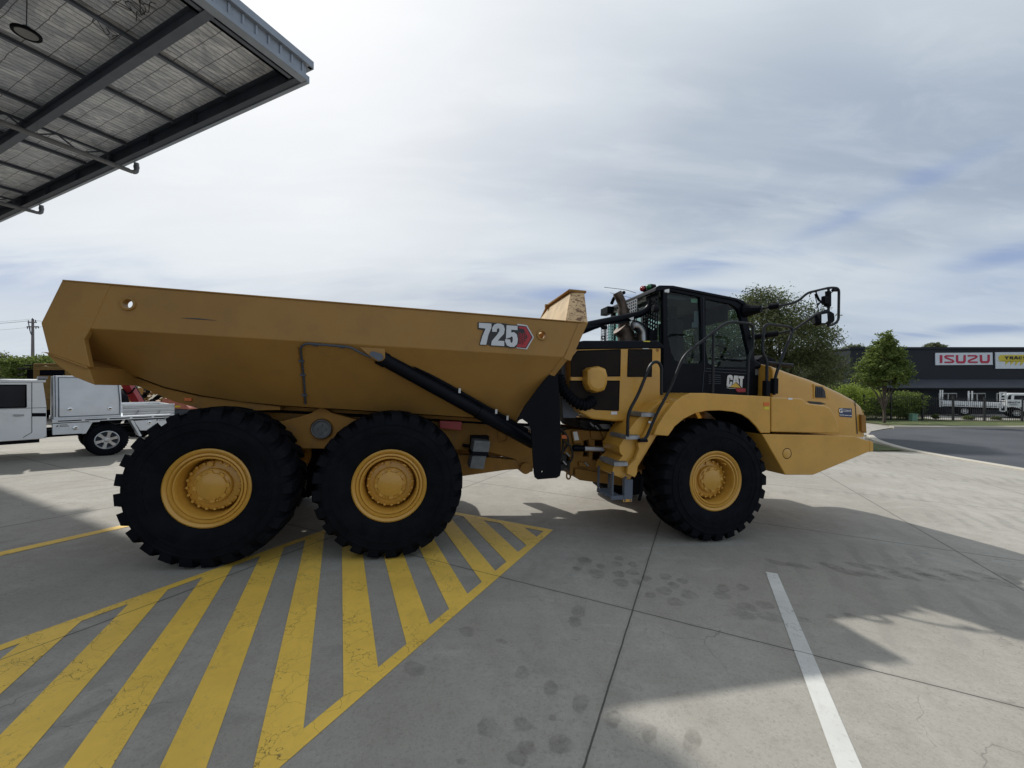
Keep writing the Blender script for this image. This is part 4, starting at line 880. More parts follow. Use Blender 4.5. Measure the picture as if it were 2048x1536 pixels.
# ---------------------------------------------------------------- cab
CBN = .62; CBF = WID - .62
m = MB()
outer = F.px([(1326, 574), (1340, 574), (1470, 600), (1484, 606), (1491, 613), (1508, 700), (1510, 720), (1512, 790), (1327, 790), (1327, 700)], CBN)
wr_ = [F.px([(1335, 584), (1341, 582), (1400, 594), (1405, 720), (1402, 726), (1364, 727), (1350, 720), (1343, 704), (1336, 670)], CBN), F.px([(1412, 598), (1462, 608), (1476, 618), (1481, 630), (1499, 712), (1498, 734), (1428, 733), (1417, 726), (1412, 700)], CBN)]
for y0, y1 in ((CBN, CBN + .07), (CBF - .07, CBF)): m.holed(outer, wr_, y0, y1)
fl0, fl1 = F.tr(1327, 785, CBN), F.tr(1512, 785, CBN); m.box(fl0[0] + .02, fl1[0] - .02, CBN + .06, CBF - .06, fl0[1] - .03, fl0[1] + .02)
cab = m.build('cab', 'black_paint', truck, 30, bevel=.006)
for y, nm_ in ((CBN + .03, 'n'), (CBF - .03, 'f')):
    for wp in wr_:
        m = MB(); m.add([(a, y, c) for a, c in wp], [tuple(range(len(wp)))]); m.build('side_window', 'cab_glass', cab, 0)
m = MB(); a_ = lambda u, v: F.tr(u, v, CBN)
r0, r1 = a_(1322, 574), a_(1488, 606)
m.loft([[(x, y, z) for x, z in F.px([(1309, 583), (1311, 575), (1318, 571), (1345, 571.5), (1470, 596), (1486, 602), (1495, 612), (1489, 613), (1472, 602), (1342, 577), (1322, 581)], CBN)] for y in (CBN - .02, CBF + .02)]); m.build('roof', 'black_paint', cab, 30, bevel=.01)
fl0, fl1 = a_(1327, 785), a_(1512, 785); m = MB(); m.box(fl0[0] + .01, fl1[0] - .01, CBN + .07, CBF - .07, fl0[1] - .03, fl0[1] + .02); m.box(fl0[0], fl0[0] + .05, CBN + .07, CBF - .07, fl0[1], a_(1330, 700)[1])
m.box(a_(1508, 700)[0] - .04, a_(1512, 700)[0], CBN + .07, CBF - .07, fl0[1], a_(1505, 728)[1]); m.build('cab_shell', 'black_paint', cab, 30)
m = MB(); v0_, v1_ = a_(1480, 640), a_(1468, 603); m.box(v0_[0] - .16, v0_[0] - .10, .75, 2.1, v0_[1], v1_[1]); m.build('sun_visor', 'black_plastic', cab, 30)
m = MB(); h0, h1 = a_(1340, 590), a_(1465, 603); m.box(h0[0], h1[0], .72, 2.15, h1[1] - .02, h1[1] + .03); m.build('headliner', 'steel_dark', cab, 30)
m = MB()
for y in (CBN + .02, CBF - .06): 
    p0, p1 = a_(1329, 700), a_(1329, 580); m.box(p0[0] - .01, p0[0] + .03, y, y + .04, p0[1], p1[1])
m.build('rear_pillar', 'black_paint', cab, 30)
m = MB(); p0, p1, p2 = a_(1510, 728), a_(1500, 665), a_(1490, 612); m.add([(p0[0], CBN + .05, p0[1]), (p0[0], CBF - .05, p0[1]), (p2[0], CBF - .05, p2[1]), (p2[0], CBN + .05, p2[1])], [(0, 1, 2, 3)]); m.build('windscreen', 'cab_glass', cab, 0)
a0 = a_(1329, 700)[0]
m = MB(); z0, z1 = a_(1329, 698)[1], a_(1329, 582)[1]; m.add([(a0, CBN + .06, z0), (a0, CBF - .06, z0), (a0, CBF - .06, z1), (a0, CBN + .06, z1)], [(0, 1, 2, 3)]); m.build('rear_window', 'cab_glass', cab, 0)
# perforated guards over the rear window: holes cut in plates standing across the truck
def across(m, x, outer, holes, th):
    t_ = MB(); t_.holed(outer, holes, 0, th); m.add([(x + y, a, c) for a, y, c in t_.v], t_.f)
def ngon(cx, cy, rx, ry, n, ph=0): return [(cx + rx * math.cos(ph + 2 * math.pi * k / n), cy + ry * math.sin(ph + 2 * math.pi * k / n)) for k in range(n)]
m = MB(); hs = []; zt = z1 - .01; zb = z0
for i in range(5):
    for j in range(8):
        cy_ = CBN + .075 + i * .062; cz_ = zt - .10 - j * .056 - (i % 2) * .028
        if cy_ < CBN + .36 and cz_ > zb + .25 + i * .02: hs.append(ngon(cy_, cz_, .021, .021, 6))
across(m, a0 - .10, [(CBN + .03, zb + .05), (CBN + .36, zb + .05), (CBN + .36, zt), (CBN + .03, zt)], hs, .006); m.build('rear_guard', 'black_paint', cab, 0)
m = MB()
def grid(m, y0, y1, zA, zB, x, ny, nz, t_=.010):
    for i in range(ny + 1): y = y0 + (y1 - y0) * i / ny; m.box(x, x + .008, y - t_, y + t_, zA, zB)
    for j in range(nz + 1): z = zA + (zB - zA) * j / nz; m.box(x, x + .0075, y0, y1, z - t_ * .8, z + t_ * .8)
grid(m, CBN + .42, CBN + .95, zt - .60, zt - .03, a0 - .22, 9, 12); grid(m, CBF - .48, CBF, zt - .60, zt - .16, a0 - .22, 7, 9)
m.build('mesh_guard', 'galv', cab, 20)
# work lights and their bracket on the rear of the roof
m = MB(); b0_ = F.ta(1296, 585, a0 - .06); m.box(a0 - .10, a0 - .0, CBN + .10, CBN + .50, z1 + .0, z1 + .06); m.box(a0 - .03, a0 + .05, CBN - .01, CBF, z1 - .02, z1 + .05); lb = m.build('light_bracket', 'white_paint', cab, 30, bevel=.01)
for (u, v, mm) in ((1285, 577.5, 'lens_red'), (1298, 574, 'lens_green')):
    y, z = F.ta(u, v, a0 - .12); m = MB(); m.sphere((a0 - .12, y, z), .043, 16); m.build('beacon', mm, lb, 60); m = MB(); m.tube([(a0 - .10, y, z), (a0 - .03, y, z)], .048, 16); m.build('beacon_housing', 'black_paint', lb, 40)
m = MB(); y, z = F.ta(1272, 586, a0 - .1); m.tube(rnd([(a0 - .1, y, z), (a0 - .25, y + .05, z + .05), (a0 - .6, y + .1, z + .07)], .2, 6), .004, 5); m.tube([(a0 - .1, y + .1, z - .06), (a0 - .45, y + .2, z + .02)], .003, 5); m.build('antenna', 'cable', cab)
# interior
m = MB(); sx, sz = F.tr(1372, 740, 1.2); m.box(sx - .25, sx + .28, 1.05, 1.6, sz - .1, sz + .08); m.loft([[(sx - .26, y, sz + .05), (sx - .08, y, sz + .05), (sx - .16, y, sz + .78), (sx - .30, y, sz + .78)] for y in (1.08, 1.57)]); m.box(sx - .30, sx - .17, 1.2, 1.45, sz + .78, sz + 1.0)
m.box(sx - .1, sx + .22, .98, 1.05, sz + .18, sz + .25); m.build('seat', 'seat_fabric', cab, 30, bevel=.03)
m = MB(); x, z = F.tr(1475, 722, 1.3); m.loft([[(x - .1 + dx, y, z + dz) for dx, dz in ((0, -.35), (.3, -.35), (.32, .0), (.1, .06), (-.02, -.02))] for y in (.75, 2.1)]); m.build('dashboard', 'black_plastic', cab, 30, bevel=.02)
m = MB(); x, z = F.tr(1445, 712, 1.3); ang = R(35); rg = [(x + .21 * math.sin(t) * math.sin(ang) * -1, 1.33 + .21 * math.cos(t), z + .21 * math.sin(t) * math.cos(ang)) for t in [2 * math.pi * k / 24 for k in range(25)]]; m.tube(rg, .013, 6); m.tube([(x, 1.33, z), (x + .22, 1.33, z - .28)], .022, 8); m.tube([rg[0], rg[12]], .012, 6); m.build('steering_wheel', 'black_plastic', cab)
m = MB(); x, z = F.tr(1393, 690, 1.9); m.box(x - .02, x + .06, 1.85, 1.95, z - .3, z + .5); m.build('inner_pillar', 'black_plastic', cab)
panel(cab, 'window_sticker', 'util_green', [(1382, 597), (1395, 598), (1395, 606), (1382, 605)], CBN + .04, .0, .002, 0)
panel(cab, 'window_sticker', 'steel_grey', [(1388, 622), (1398, 623), (1398, 645), (1396, 655), (1384, 655), (1384, 645), (1388, 644)], CBN + .04, .0, .002, 0)
# door seams, louvres, handle, decal on the lower cab
m = MB()
for i in range(5): q0, q1 = F.p3(1417, 750 + i * 4.2, CBN - .004), F.p3(1441, 750.6 + i * 4.2, CBN - .004); m.beam(q0, q1, .010, .008)
m.build('louvres', 'steel_dark', cab, 20)
m = MB(); m.tube([F.p3(1408, 742, CBN - .003), F.p3(1405, 786, CBN - .003)], .004, 5); m.tube([F.p3(1408, 742, CBN - .003), F.p3(1498, 748, CBN - .003)], .005, 5); m.tube([F.p3(1412, 737, CBN - .003), F.p3(1500, 741, CBN - .003)], .005, 5); m.tube([F.p3(1407, 595, CBN - .003), F.p3(1409, 742, CBN - .003)], .004, 5); m.build('door_seam', 'steel_dark', cab)
m = MB(); m.tube(rnd([F.p3(1418, 716, CBN - .01), F.p3(1440, 718, CBN - .04), F.p3(1495, 721, CBN - .02)], .05), .010, 6); m.build('grab_bar', 'black_plastic', cab)
zc = lambda pts: zpx(pts, 1440, 700, 15.36); DB = CBN - .006
decal(cab, 'emblem_red', 'decal_red', [zc([(470, 1166), (800, 1180), (800, 1290), (545, 1296), (500, 1250)])], DB)
decal(cab, 'emblem_outline', 'label_white', [zc([(205, 1150), (300, 1172), (465, 1172), (485, 1184), (300, 1184), (200, 1162)])], DB)
decal(cab, 'emblem_lettering', 'label_white', [zc([(222, 830), (245, 784), (300, 762), (360, 775), (388, 820), (386, 925), (318, 920), (318, 866), (304, 846), (288, 860), (276, 1035), (288, 1058), (302, 1042), (310, 972), (374, 976), (362, 1066), (330, 1110), (270, 1142), (225, 1130), (200, 1092)]),
    zc([(430, 785), (484, 788), (490, 872), (470, 955), (500, 957), (497, 985), (484, 982), (388, 1066), (400, 985)]), zc([(484, 788), (546, 792), (584, 1066), (497, 985), (506, 957), (490, 872)]), zc([(566, 800), (732, 806), (728, 872), (692, 884), (680, 1168), (612, 1094), (614, 876), (566, 866)])], DB - .002)
decal(cab, 'emblem_triangle', 'paint_yellow', [zc([(485, 1004), (640, 1160), (300, 1136)])], DB - .004)
m = MB(); x0, z0_ = F.tr(1500, 790, .66); x1, z1_ = F.tr(1534, 733, .66); m.box(x0, x1, .66, 1.1, z0_, z1_); m.loft([[(x, y, z) for x, z in F.px([(1498, 716), (1512, 720), (1524, 728), (1532, 736), (1498, 736)], .62)] for y in (.62, 1.3)]); fb = m.build('battery_box', 'black_paint', truck, 30, bevel=.02)
panel(fb, 'instruction_plate', 'label_white', [(1518, 737), (1531, 738), (1530, 763), (1518, 762)], .66, .006, .004, 0); panel(fb, 'cover_plate', 'grey_block', [(1500, 738), (1517, 738), (1517, 750), (1500, 750)], .66, .006, .004, 0)
m = MB()
for i in range(5): q = F.p3(1520.5, 741 + i * 4.4, .651); q2 = F.p3(1528.5, 741.4 + i * 4.4, .651); m.beam(q, q2, .004, .010)
m.build('instruction_text', 'grey_block', fb, 0)
# ---------------------------------------------------------------- hand rails, mirrors
def rail(name, paths, r=.018, b=.06, rad=.06, matn='rail_black', par=None, n=10):
    m = MB()
    for pth in paths: m.tube(rnd([F.p3(*(p if len(p) == 3 else (*p, b))) for p in pth], rad, 5), r, n)
    return m.build(name, matn, par or truck)
rail('step_rail', [[(1255, 873), (1256, 826), (1276, 790), (1299, 733), (1307, 724), (1317, 724), (1323, 734), (1323, 790)]], .020, .08, .1)
rail('long_rail', [[(1280, 880), (1293, 876), (1310, 834), (1340, 778), (1367, 711), (1455, 643), (1499, 647), (1506, 652), (1506, 698), (1497, 714), (1494, 792)], [(1427, 666), (1425, 790)]], .018, .04, .12)
rail('front_rail', [[(1533, 790), (1534, 722), (1524, 704), (1528, 652), (1536, 648), (1580, 654), (1586, 660), (1560, 724), (1549, 760), (1548, 790)], [(1535, 725), (1586, 730)]], .019, .06, .08)
m = MB()
for (u, v) in ((1533, 785), (1549, 780)): a, c = F.tr(u, v, .06); m.loft([[(a - w_, y, z) for w_ in ()] for y in ()]) if 0 else m.box(a - .035, a + .035, .03, .10, c - .05, c + .16)
m.box(*[F.tr(1283, 880, .04)[0] - .03, F.tr(1283, 880, .04)[0] + .08], .02, .09, F.tr(1283, 884, .04)[1], F.tr(1283, 878, .04)[1]); m.box(*(F.tr(1430, 790, .06)[0] - .04, F.tr(1430, 790, .06)[0] + .02), .04, .1, F.tr(1430, 792, .06)[1], F.tr(1430, 786, .06)[1])
m.build('rail_socket', 'black_plastic', truck, 30, bevel=.008)
m = MB(); m.tube([F.p3(1537, 727, .10), F.p3(1585, 732, .10)], .03, 6); m.build('tread_bar', 'rail_black', truck) 
MBR = .10
arm = rail('mirror_arm', [[(1492, 618, .62), (1523, 617, .40), (1560, 612, .22), (1595, 604, .16), (1614, 586, MBR), (1660, 575, MBR), (1678, 576, MBR), (1677, 640, MBR), (1668, 649, MBR), (1656, 652, MBR)], [(1509, 674, .62), (1556, 667, .35), (1588, 660, .22), (1634, 628, MBR), (1657, 620, MBR)], [(1657, 577, MBR), (1657, 652, MBR)]], .017, MBR, .07)
m = MB(); m.tube([F.p3(1538, 614, .34), F.p3(1558, 611, .24)], .045, 10); m.tube([F.p3(1533, 670, .45), F.p3(1556, 667, .36)], .042, 10); m.tube([F.p3(1490, 622, .62), F.p3(1522, 618, .42)], [.10, .05], 10); m.tube([F.p3(1508, 674, .6), F.p3(1535, 671, .47)], .04, 8); m.build('arm_joint', 'black_plastic', arm)
rail('arm_cable', [[(1490, 606, .6), (1505, 603, .5), (1518, 605, .45), (1524, 615, .4)], [(1523, 617, .36), (1528, 628, .34), (1534, 625, .32), (1536, 617, .32)], [(1659, 588, MBR), (1666, 583, MBR), (1672, 580, MBR)], [(1657, 607, MBR), (1661, 612, MBR), (1658, 619, MBR)]], .006, .1, .05, 'cable', arm)
def mirror(pts, b, depth, glassin):
    m = MB(); q = F.px(pts, b); cx = sum(a for a, c in q) / len(q); cz = sum(c for a, c in q) / len(q)
    m.loft([[(cx + (a - cx) * k, b + d, cz + (c - cz) * k) for a, c in q] for k, d in ((.86, 0), (1, depth * .4), (1, depth * .7), (.88, depth))]); o = m.build('mirror_head', 'black_plastic', arm, 30, bevel=.008)
    m = MB(); q = F.px(glassin, b - .004); m.prism(q, b - .006, b - .002); m.build('mirror_glass', 'chrome', o, 0); return o
mirror([(1641, 626), (1646, 622), (1664, 621), (1671, 626), (1672, 642), (1667, 647), (1642, 650), (1638, 646)], MBR - .06, .12, [(1643, 629), (1654, 627), (1655, 642), (1650, 646), (1643, 646)])
m = MB(); m.tube([F.p3(1655, 583, MBR), F.p3(1655, 613, MBR)], .045, 10); p_ = F.p3(1650, 600, MBR); m.box(p_[0] - .05, p_[0] + .06, MBR - .04, MBR + .06, p_[2] - .06, p_[2] + .05); m.tube([F.p3(1665, 580.5, MBR - .02), F.p3(1674, 580.5, MBR + .02)], .022, 8); m.build('mirror_motor', 'black_plastic', arm, 30, bevel=.01)
m = MB(); q = F.px([(1629, 588), (1634, 583), (1648, 578), (1649, 596), (1641, 612), (1637, 622)], MBR); m.prism(q, MBR - .01, MBR + .004); mg = m.build('mirror_glass', 'chrome', arm, 0)
rail('mirror_bracket', [[(1631, 583), (1640, 602), (1648, 603)], [(1634, 613), (1640, 605), (1650, 604)]], .008, MBR - .02, .03, 'black_plastic', arm)
# ---------------------------------------------------------------- behind the cab
XB = .95
m = MB(); m.tube(rnd([F.p3(1142, 661, XB), F.p3(1165, 652, XB), F.p3(1225, 640, XB), F.p3(1282, 628, XB), F.p3(1299, 616, XB - .05), F.p3(1311, 582, XB - .1)], .12, 6), .052, 12)
m.tube([F.p3(1130, 668, XB), F.p3(1205, 648, XB)], [.10, .03], 12); m.prism(F.px([(1150, 655), (1225, 640), (1270, 632), (1270, 640), (1240, 648), (1215, 648), (1195, 657), (1170, 662), (1150, 664)], XB), XB - .01, XB + .02)
m.build('guard_tube', 'black_paint', truck)
YB2 = 1.15
m = MB(); m.tube(rnd([F.p3(1247, 662, YB2), F.p3(1247, 612, YB2), F.p3(1234, 585, YB2)], .15, 6), .068, 16, caps=False); m.tube([F.p3(1247, 618, YB2), F.p3(1248, 660, YB2)], .088, 16); ex = m.build('exhaust_stack', 'exhaust', enc)
m = MB(); m.tube(rnd([F.p3(1252, 690, YB2), F.p3(1252, 668, YB2), F.p3(1240, 655, YB2)], .1, 6), .13, 18); m.tube([F.p3(1252, 678, YB2), F.p3(1275, 676, YB2)], .08, 16); m.build('exhaust_muffler', 'exhaust', enc)
m = MB(); m.tube(rnd([F.p3(1287, 686, YB2 - .2), F.p3(1286, 664, YB2 - .2), F.p3(1276, 652, YB2 - .2), F.p3(1266, 650, YB2 - .2)], .08, 6), .075, 18); m.build('exhaust_elbow', 'steel', enc)
m = MB(); m.prism(F.px([(1257, 637), (1266, 634), (1266, 640), (1262, 641)], .9), .88, .90); m.build('reflector', 'white_paint', ex, 0)
m = MB(); rg = ngon(*F.tr(1206, 675, XB), .024, .024, 16); m.tube([(a, XB, c) for a, c in rg + rg[:1]], .008, 6); m.tube([F.p3(1210, 682, XB), F.p3(1210, 655, XB)], .012, 6); m.prism(F.px([(1203, 652), (1214, 650), (1215, 658), (1208, 658)], XB), XB, XB + .06); m.build('camera_post', 'black_plastic', enc)
m = MB(); q = F.px([(1217, 650), (1236, 650), (1240, 662), (1246, 672), (1240, 682), (1217, 682)], 1.6); m.prism(q, 1.6, 1.61); m.build('plastic_screen', 'screen_glass', enc, 0)
m = MB()
yy, zz_ = F.ta(1212, 624, a0 - .25); m.box(a0 - .30, a0 - .18, yy - .16, yy + .12, zz_ - .05, zz_ + .07); m.tube(rnd([(a0 - .25, yy - .2, zz_ + .1), (a0 - .25, yy - .3, zz_ + .2), (a0 - .2, yy - .55, zz_ + .22)], .1), .03, 8)
yy, zz_ = F.ta(1313, 618, a0 - .2); m.tube([(a0 - .26, yy, zz_), (a0 - .17, yy, zz_)], [.05, .04], 10)
m.build('work_lamp', 'black_plastic', cab, 30, bevel=.01)
import numpy as np
# ---------------------------------------------------------------- workshop canopy and added sky-blocking building
ca, sa = math.cos(R(24.8)), math.sin(R(24.8))
CM = Matrix(((ca, sa, 0, 0), (-sa, ca, 0, 0), (0, 0, 1, 0), (0, 0, 0, 1)))
can = empty('canopy', CM); tag(can, 'steel workshop canopy with silver foil lining under wire mesh, overhanging the yard', 'canopy')
PE, QE, ZB, ZT = -7.14, 5.60, 7.92, 8.31
PL, QN = -46, -9.0
m = MB(); m.box(PL, PE - .02, QN, QE - .02, ZT - .012, ZT); m.build('roof_lining', 'foil', can, 0)
m = MB(); m.box(PL, PE + .02, QN, QE + .10, ZT + .004, ZT + .03)
for k in range(int((PE - PL) / .2)): m.box(PL + k * .2, PL + k * .2 + .03, QN, QE + .08, ZT + .03, ZT + .055)
m.build('roof_sheet', 'fascia_blue', can, 0)
def ibeam(m, q, zb, zt, w=.15, p0=PL, p1=PE - .02): m.box(p0, p1, q - .008, q + .008, zb + .012, zt - .012); m.box(p0, p1, q - w / 2, q + w / 2, zb, zb + .012); m.box(p0, p1, q - w / 2, q + w / 2, zt - .012, zt)
m = MB(); m.box(PL, PE - .02, QE - .012, QE, ZB, ZT - .016); m.box(PL, PE - .02, QE - .13, QE - .012, ZB, ZB + .012); m.box(PL, PE - .02, QE - .13, QE - .012, ZT - .03, ZT - .018); m.build('eave_beam', 'steel_dark', can, 0)
m = MB(); m.box(PL, PE, QE + .002, QE + .08, ZB - .02, ZB + .12); m.box(PL, PE + .05, QE + .03, QE + .14, ZT - .10, ZT + .002); m.build('gutter', 'fascia_blue', can, 0, bevel=.006)
m = MB()
for p in (-10.9, -12.9, -15, -17.1, -19.2, -21.2): m.box(p - .004, p + .004, QE - .11, QE - .014, ZB + .014, ZT - .03)
m.build('beam_stiffener', 'steel_dark', can, 0)
for q in (3.93, 2.38, .73, -1.1, -2.9, -4.9, -7.0):
    m = MB(); ibeam(m, q, ZB + .0, ZB + .27, .15); m.build('rafter', 'steel_grey', can, 0)
for p in (-7.47, -9.56, -11.66, -13.9, -16.2, -18.35, -20.6, -22.8, -25.0, -27.2, -29.4, -31.6):
    m = MB(); z = ZB + .272; m.box(p - .006, p + .006, QN, QE - .15, z, z + .10); m.box(p + .006, p + .07, QN, QE - .15, z, z + .006); m.box(p - .07, p - .006, QN, QE - .15, z + .092, z + .10); m.build('purlin', 'steel_grey', can, 0)
for p in (-14.8, -21.5, -28.3):
    m = MB(); zl, zu = ZB - .02, ZB + .24
    for z in (zl, zu): m.box(p - .03, p + .03, QN, QE - .16, z, z + .05)
    q = QN; k = 0
    while q < QE - .5: m.beam((p, q, zl + .03 if k % 2 else zu + .02), (p, q + .42, zu + .02 if k % 2 else zl + .03), .03, .03, (1, 0, 0)); q += .42; k += 1
    m.box(p - .03, p + .03, QE - .20, QE - .15, zl, zu + .05); m.build('truss', 'steel_dark', can, 0)
m = MB(); m.box(PE - .36, PE - .30, QN, QE - .15, ZB + .02, ZB + .20); m.box(PE - .36, PE - .22, QN, QE - .15, ZB + .02, ZB + .03); m.build('edge_angle', 'steel_grey', can, 0)
m = MB(); m.box(PE - .02, PE + .0, QN, QE, ZB + .08, ZT - .10); y = QN
while y < QE - .1: m.box(PE + .0, PE + .026, y, y + .035, ZB + .09, ZT - .115); y += .23
m.build('side_fascia', 'fascia_blue', can, 0)
m = MB(); m.box(PE - .14, PE + .035, QN, QE + .0, ZB - .012, ZB + .082); m.box(PE - .02, PE + .075, QN, QE + .12, ZT - .10, ZT + .035); m.build('fascia_trim', 'fascia_blue', can, 30, bevel=.004)
for p in (-14.1, -20.4, -26.8):
    m = MB(); zp = ZB - .33; m.tube(rnd([(p, QN, zp + .11), (p, QE + .15, zp + .06), (p, QE + .15, zp + .34)], .10, 6), .056, 14); m.tube([(p, QE + .15, zp + .20), (p, QE + .15, zp + .26)], .065, 14); m.tube([(p, QE - .3, zp + .063), (p, QE - .22, zp + .063)], .065, 14)
    for q in (3.9, .7): m.tube([(p + .02, q, zp + .05), (p + .02, q, ZB)], .007, 5)
    m.build('downpipe', 'pipe_grey', can)
m = MB(); random.seed(3)
def pq(u, v, z): d = ray(u, v); P = CAM + d * ((z - CH) / d.z); return (P.x * ca - P.y * sa, P.x * sa + P.y * ca)
for (u, v) in ((262, 16), (285, 8), (210, 55)):
    p_, q_ = pq(u, v, 8.2)
    for i in range(3): m.tube(rnd([(p_ + random.uniform(-.15, .15), q_ + random.uniform(-.15, .15), 8.28)] + [(p_ + random.uniform(-.2, .2), q_ + random.uniform(-.2, .2), 8.16 + random.uniform(-.06, .08)) for _ in range(4)], .08), .006, 5)
m.build('loose_cable', 'cable', can)
p_, q_ = pq(53, 68, 7.70); lamp = empty('hanging_lamp', CM @ Matrix.Translation((p_, q_, 7.70))); tag(lamp, 'round unlit high-bay lamp with black rim hanging under the canopy', 'lamp')
def zl(prof, n=32): t_ = MB(); t_.lathe(prof, n); t_.v = [(x, z, y) for x, y, z in t_.v]; return t_
zl([(.135, .0), (.145, -.012), (.172, -.012), (.180, .0), (.180, .03), (.10, .05), (.001, .05)]).build('lamp_housing', 'black_plastic', lamp, 40)
zl([(.001, -.002), (.136, -.002), (.137, .01)]).build('lamp_diffuser', 'wall_grey', lamp, 40)
m = MB(); m.tube([(0, 0, .05), (0, 0, .12)], .05, 12); m.tube([(0, 0, .12), (.02, .0, .60)], .008, 6); m.build('lamp_bracket', 'steel_dark', lamp)
wk = empty('sky_blocker_building', CM); tag(wk, 'large grey workshop building that carries the canopy, added unseen behind the viewer to shade the dump body', 'building')  # unseen building added to cut sky light on the near side of the truck
m = MB(); m.box(-46, -7.2, -22, -9.02, -.6, 9.2); m.build('wall', 'cladding_dark', wk, 0); m = MB(); m.box(-46.3, -6.9, -22.3, -8.9, 9.2, 9.5); m.build('roof', 'fascia_blue', wk, 0)
for p0 in (-38, -27, -16):
    m = MB(); m.box(p0, p0 + 8, -9.0, -8.94, 0 - .3, 5.2); m.build('blocker_roller_door', 'steel_grey', wk, 0)

# ---------------------------------------------------------------- white pickup (left)
UO = Vector((-9.57, 9.52, 0)); UO.z = ground(UO.x, UO.y)
U = Frame(UO, (.64, .77, 0)); ute = empty('pickup_truck', U.M()); tag(ute, 'white pickup with a service box and alloy tray, behind the dump body', 'pickup truck')
UW = 1.85
def up(name, pts, b0, b1, mt, par=None, bev=.01, b=None):
    m = MB(); m.prism(U.px(pts, b0 if b is None else b), b0, b1); return m.build(name, mt, par or ute, 30, bevel=bev)
def ua(u, v, b=0): return U.tr(u, v, b)
xr, zr = ua(86, 768); zr += .035; z_top = ua(40, 758)[1]; zsill = ua(88, 877)[1]; zwin0 = ua(30, 815)[1]; zwin1 = ua(30, 770)[1]; xrb = ua(93, 820)[0]
xw1 = ua(52, 790)[0]
xf = xr - 2.55; zh = zwin0 - .02
m = MB(); body_o = [(xr, zr), (xrb, zwin0), (xrb, zsill + .05), (xrb - .05, zsill), (xf - 1.35, zsill), (xf - 1.5, zsill + .15), (xf - 1.5, zh - .06), (xf - 1.4, zh), (xf + .0, zh + .03), (xf + .45, zr), ]
wins = [[(xw1, zwin0), (xw1, zwin1), (xw1 - .85, zwin1), (xw1 - .85, zwin0)], [(xw1 - .97, zwin0), (xw1 - .97, zwin1), (xf + .58, zwin1), (xf + .28, zwin0)]]
for y0, y1 in ((0, .06), (UW - .06, UW)): m.holed(body_o, wins, y0, y1)
m.loft([[(x, y, z) for x, z in body_o[2:8]] + [(xf, y, zh - .1)] for y in (.06, UW - .06)]); cabu = m.build('cab_body', 'ute_paint', ute, 30, bevel=.012)
m = MB(); m.box(xrb - .06, xrb, .06, UW - .06, zsill, zwin0); m.build('cab_back', 'ute_paint', cabu, 30)
for wq in wins:
    for y in (.03, UW - .03): m = MB(); m.add([(a, y, c) for a, c in wq], [(0, 1, 2, 3)]); m.build('window', 'dark_glass', cabu, 0)
m = MB()
for i in (0, 1):
    wq = wins[i]; m.tube([(wq[k][0], -.002, wq[k][1]) for k in (0, 1, 2, 3, 0)], .014, 4, False)
m.build('window_seal', 'black_plastic', cabu)
m = MB(); rz = z_top; m.loft([[(xr + .05, y, z) for y, z in ()]]) if 0 else None
rs = [[(x, y, z) for y, z in ((-.02, zr - .0), (-.02, zr + .05), (.10, rz), (UW - .1, rz), (UW + .02, zr + .05), (UW + .02, zr))] for x in (xr + .04, xr - .05, xf + .7, xf + .42)]
m.loft(rs); m.build('cab_roof', 'white_paint', cabu, 40, bevel=.012)
m = MB()
for x in (xw1 + .08, xw1 - .91): m.tube([(x, -.002, zr), (x, -.002, zwin0 - .05), (x - .0, -.002, zsill + .15), (x - .12, -.002, zsill + .05)], .005, 4)
m.tube([(xrb, -.002, zwin0 - .02), (xf - 1.3, -.002, zwin0 - .04)], .004, 4); m.build('door_seam', 'black_plastic', cabu)
up('side_stripe', [(63, 826), (92, 826), (92, 833), (64, 833)], -.004, .004, 'black_plastic', cabu, 0)
up('door_handle', [(27, 829), (49, 828.5), (48, 832), (28, 832.5)], -.03, .0, 'steel', cabu, .006)
m = MB(); m.box(xf - 1.3, xrb - .1, .03, .10, zsill - .08, zsill - .01); m.box(xf - 1.55, xf - 1.45, .0, UW, zsill, zsill + .22); m.build('side_step', 'black_plastic', ute, 30)
# chassis, box, tray
xe = ua(349, 820)[0]; xb0 = ua(104, 830)[0]; zrail1 = ua(107, 842)[1]; 
m = MB(); m.box(xf - 1.3, xe - .1, .45, .60, zsill - .02, zsill + .14); m.box(xf - 1.3, xe - .1, UW - .6, UW - .45, zsill - .02, zsill + .14); m.box(xe - .4, xe - .2, .3, UW - .3, zsill + .0, zsill + .14); m.tube([(0, .2, .38), (0, UW - .2, .38)], .07, 10); m.sphere((0, UW / 2, .38), .17); m.tube([(xf - .9, .2, .38), (xf - .9, UW - .2, .38)], .06, 10); m.build('chassis', 'black_plastic', ute, 30)
zA = ua(170, 848)[1]; zBm = ua(170, 836)[1]; zrt = ua(300, 833.5)[1]
m = MB(); m.box(xb0 + .0, xe, -.02, UW + .02, zBm - .08, zBm); o = m.build('tray', 'ute_box', ute, 30, bevel=.008)
m = MB(); sl = [(116, 163), (170, 214), (219, 259), (265, 303), (308, 345)]
for s0, s1 in sl: a0_, a1_ = ua(s0, 838)[0], ua(s1, 838)[0]; m.box(a0_, a1_, -.024, -.018, zBm - .055, zBm - .032)
m.build('tray_slots', 'black_plastic', o, 0)
zb1 = ua(180, 803)[1]; zb2 = ua(125, 751.5, .22)[1]; xb1 = ua(243, 815)[0]; xb2 = ua(238, 775, .12)[0]
m = MB(); q = [(-.0, zBm), (-.0, zb1), (.22, zb2), (UW - .22, zb2), (UW, zb1), (UW, zBm)]
m.loft([[(xb0 + .02, y, z) for y, z in q], [(xb1, y, z) for y, z in q]]); bx = m.build('service_box', 'ute_box', ute, 25, bevel=.012)
m = MB()
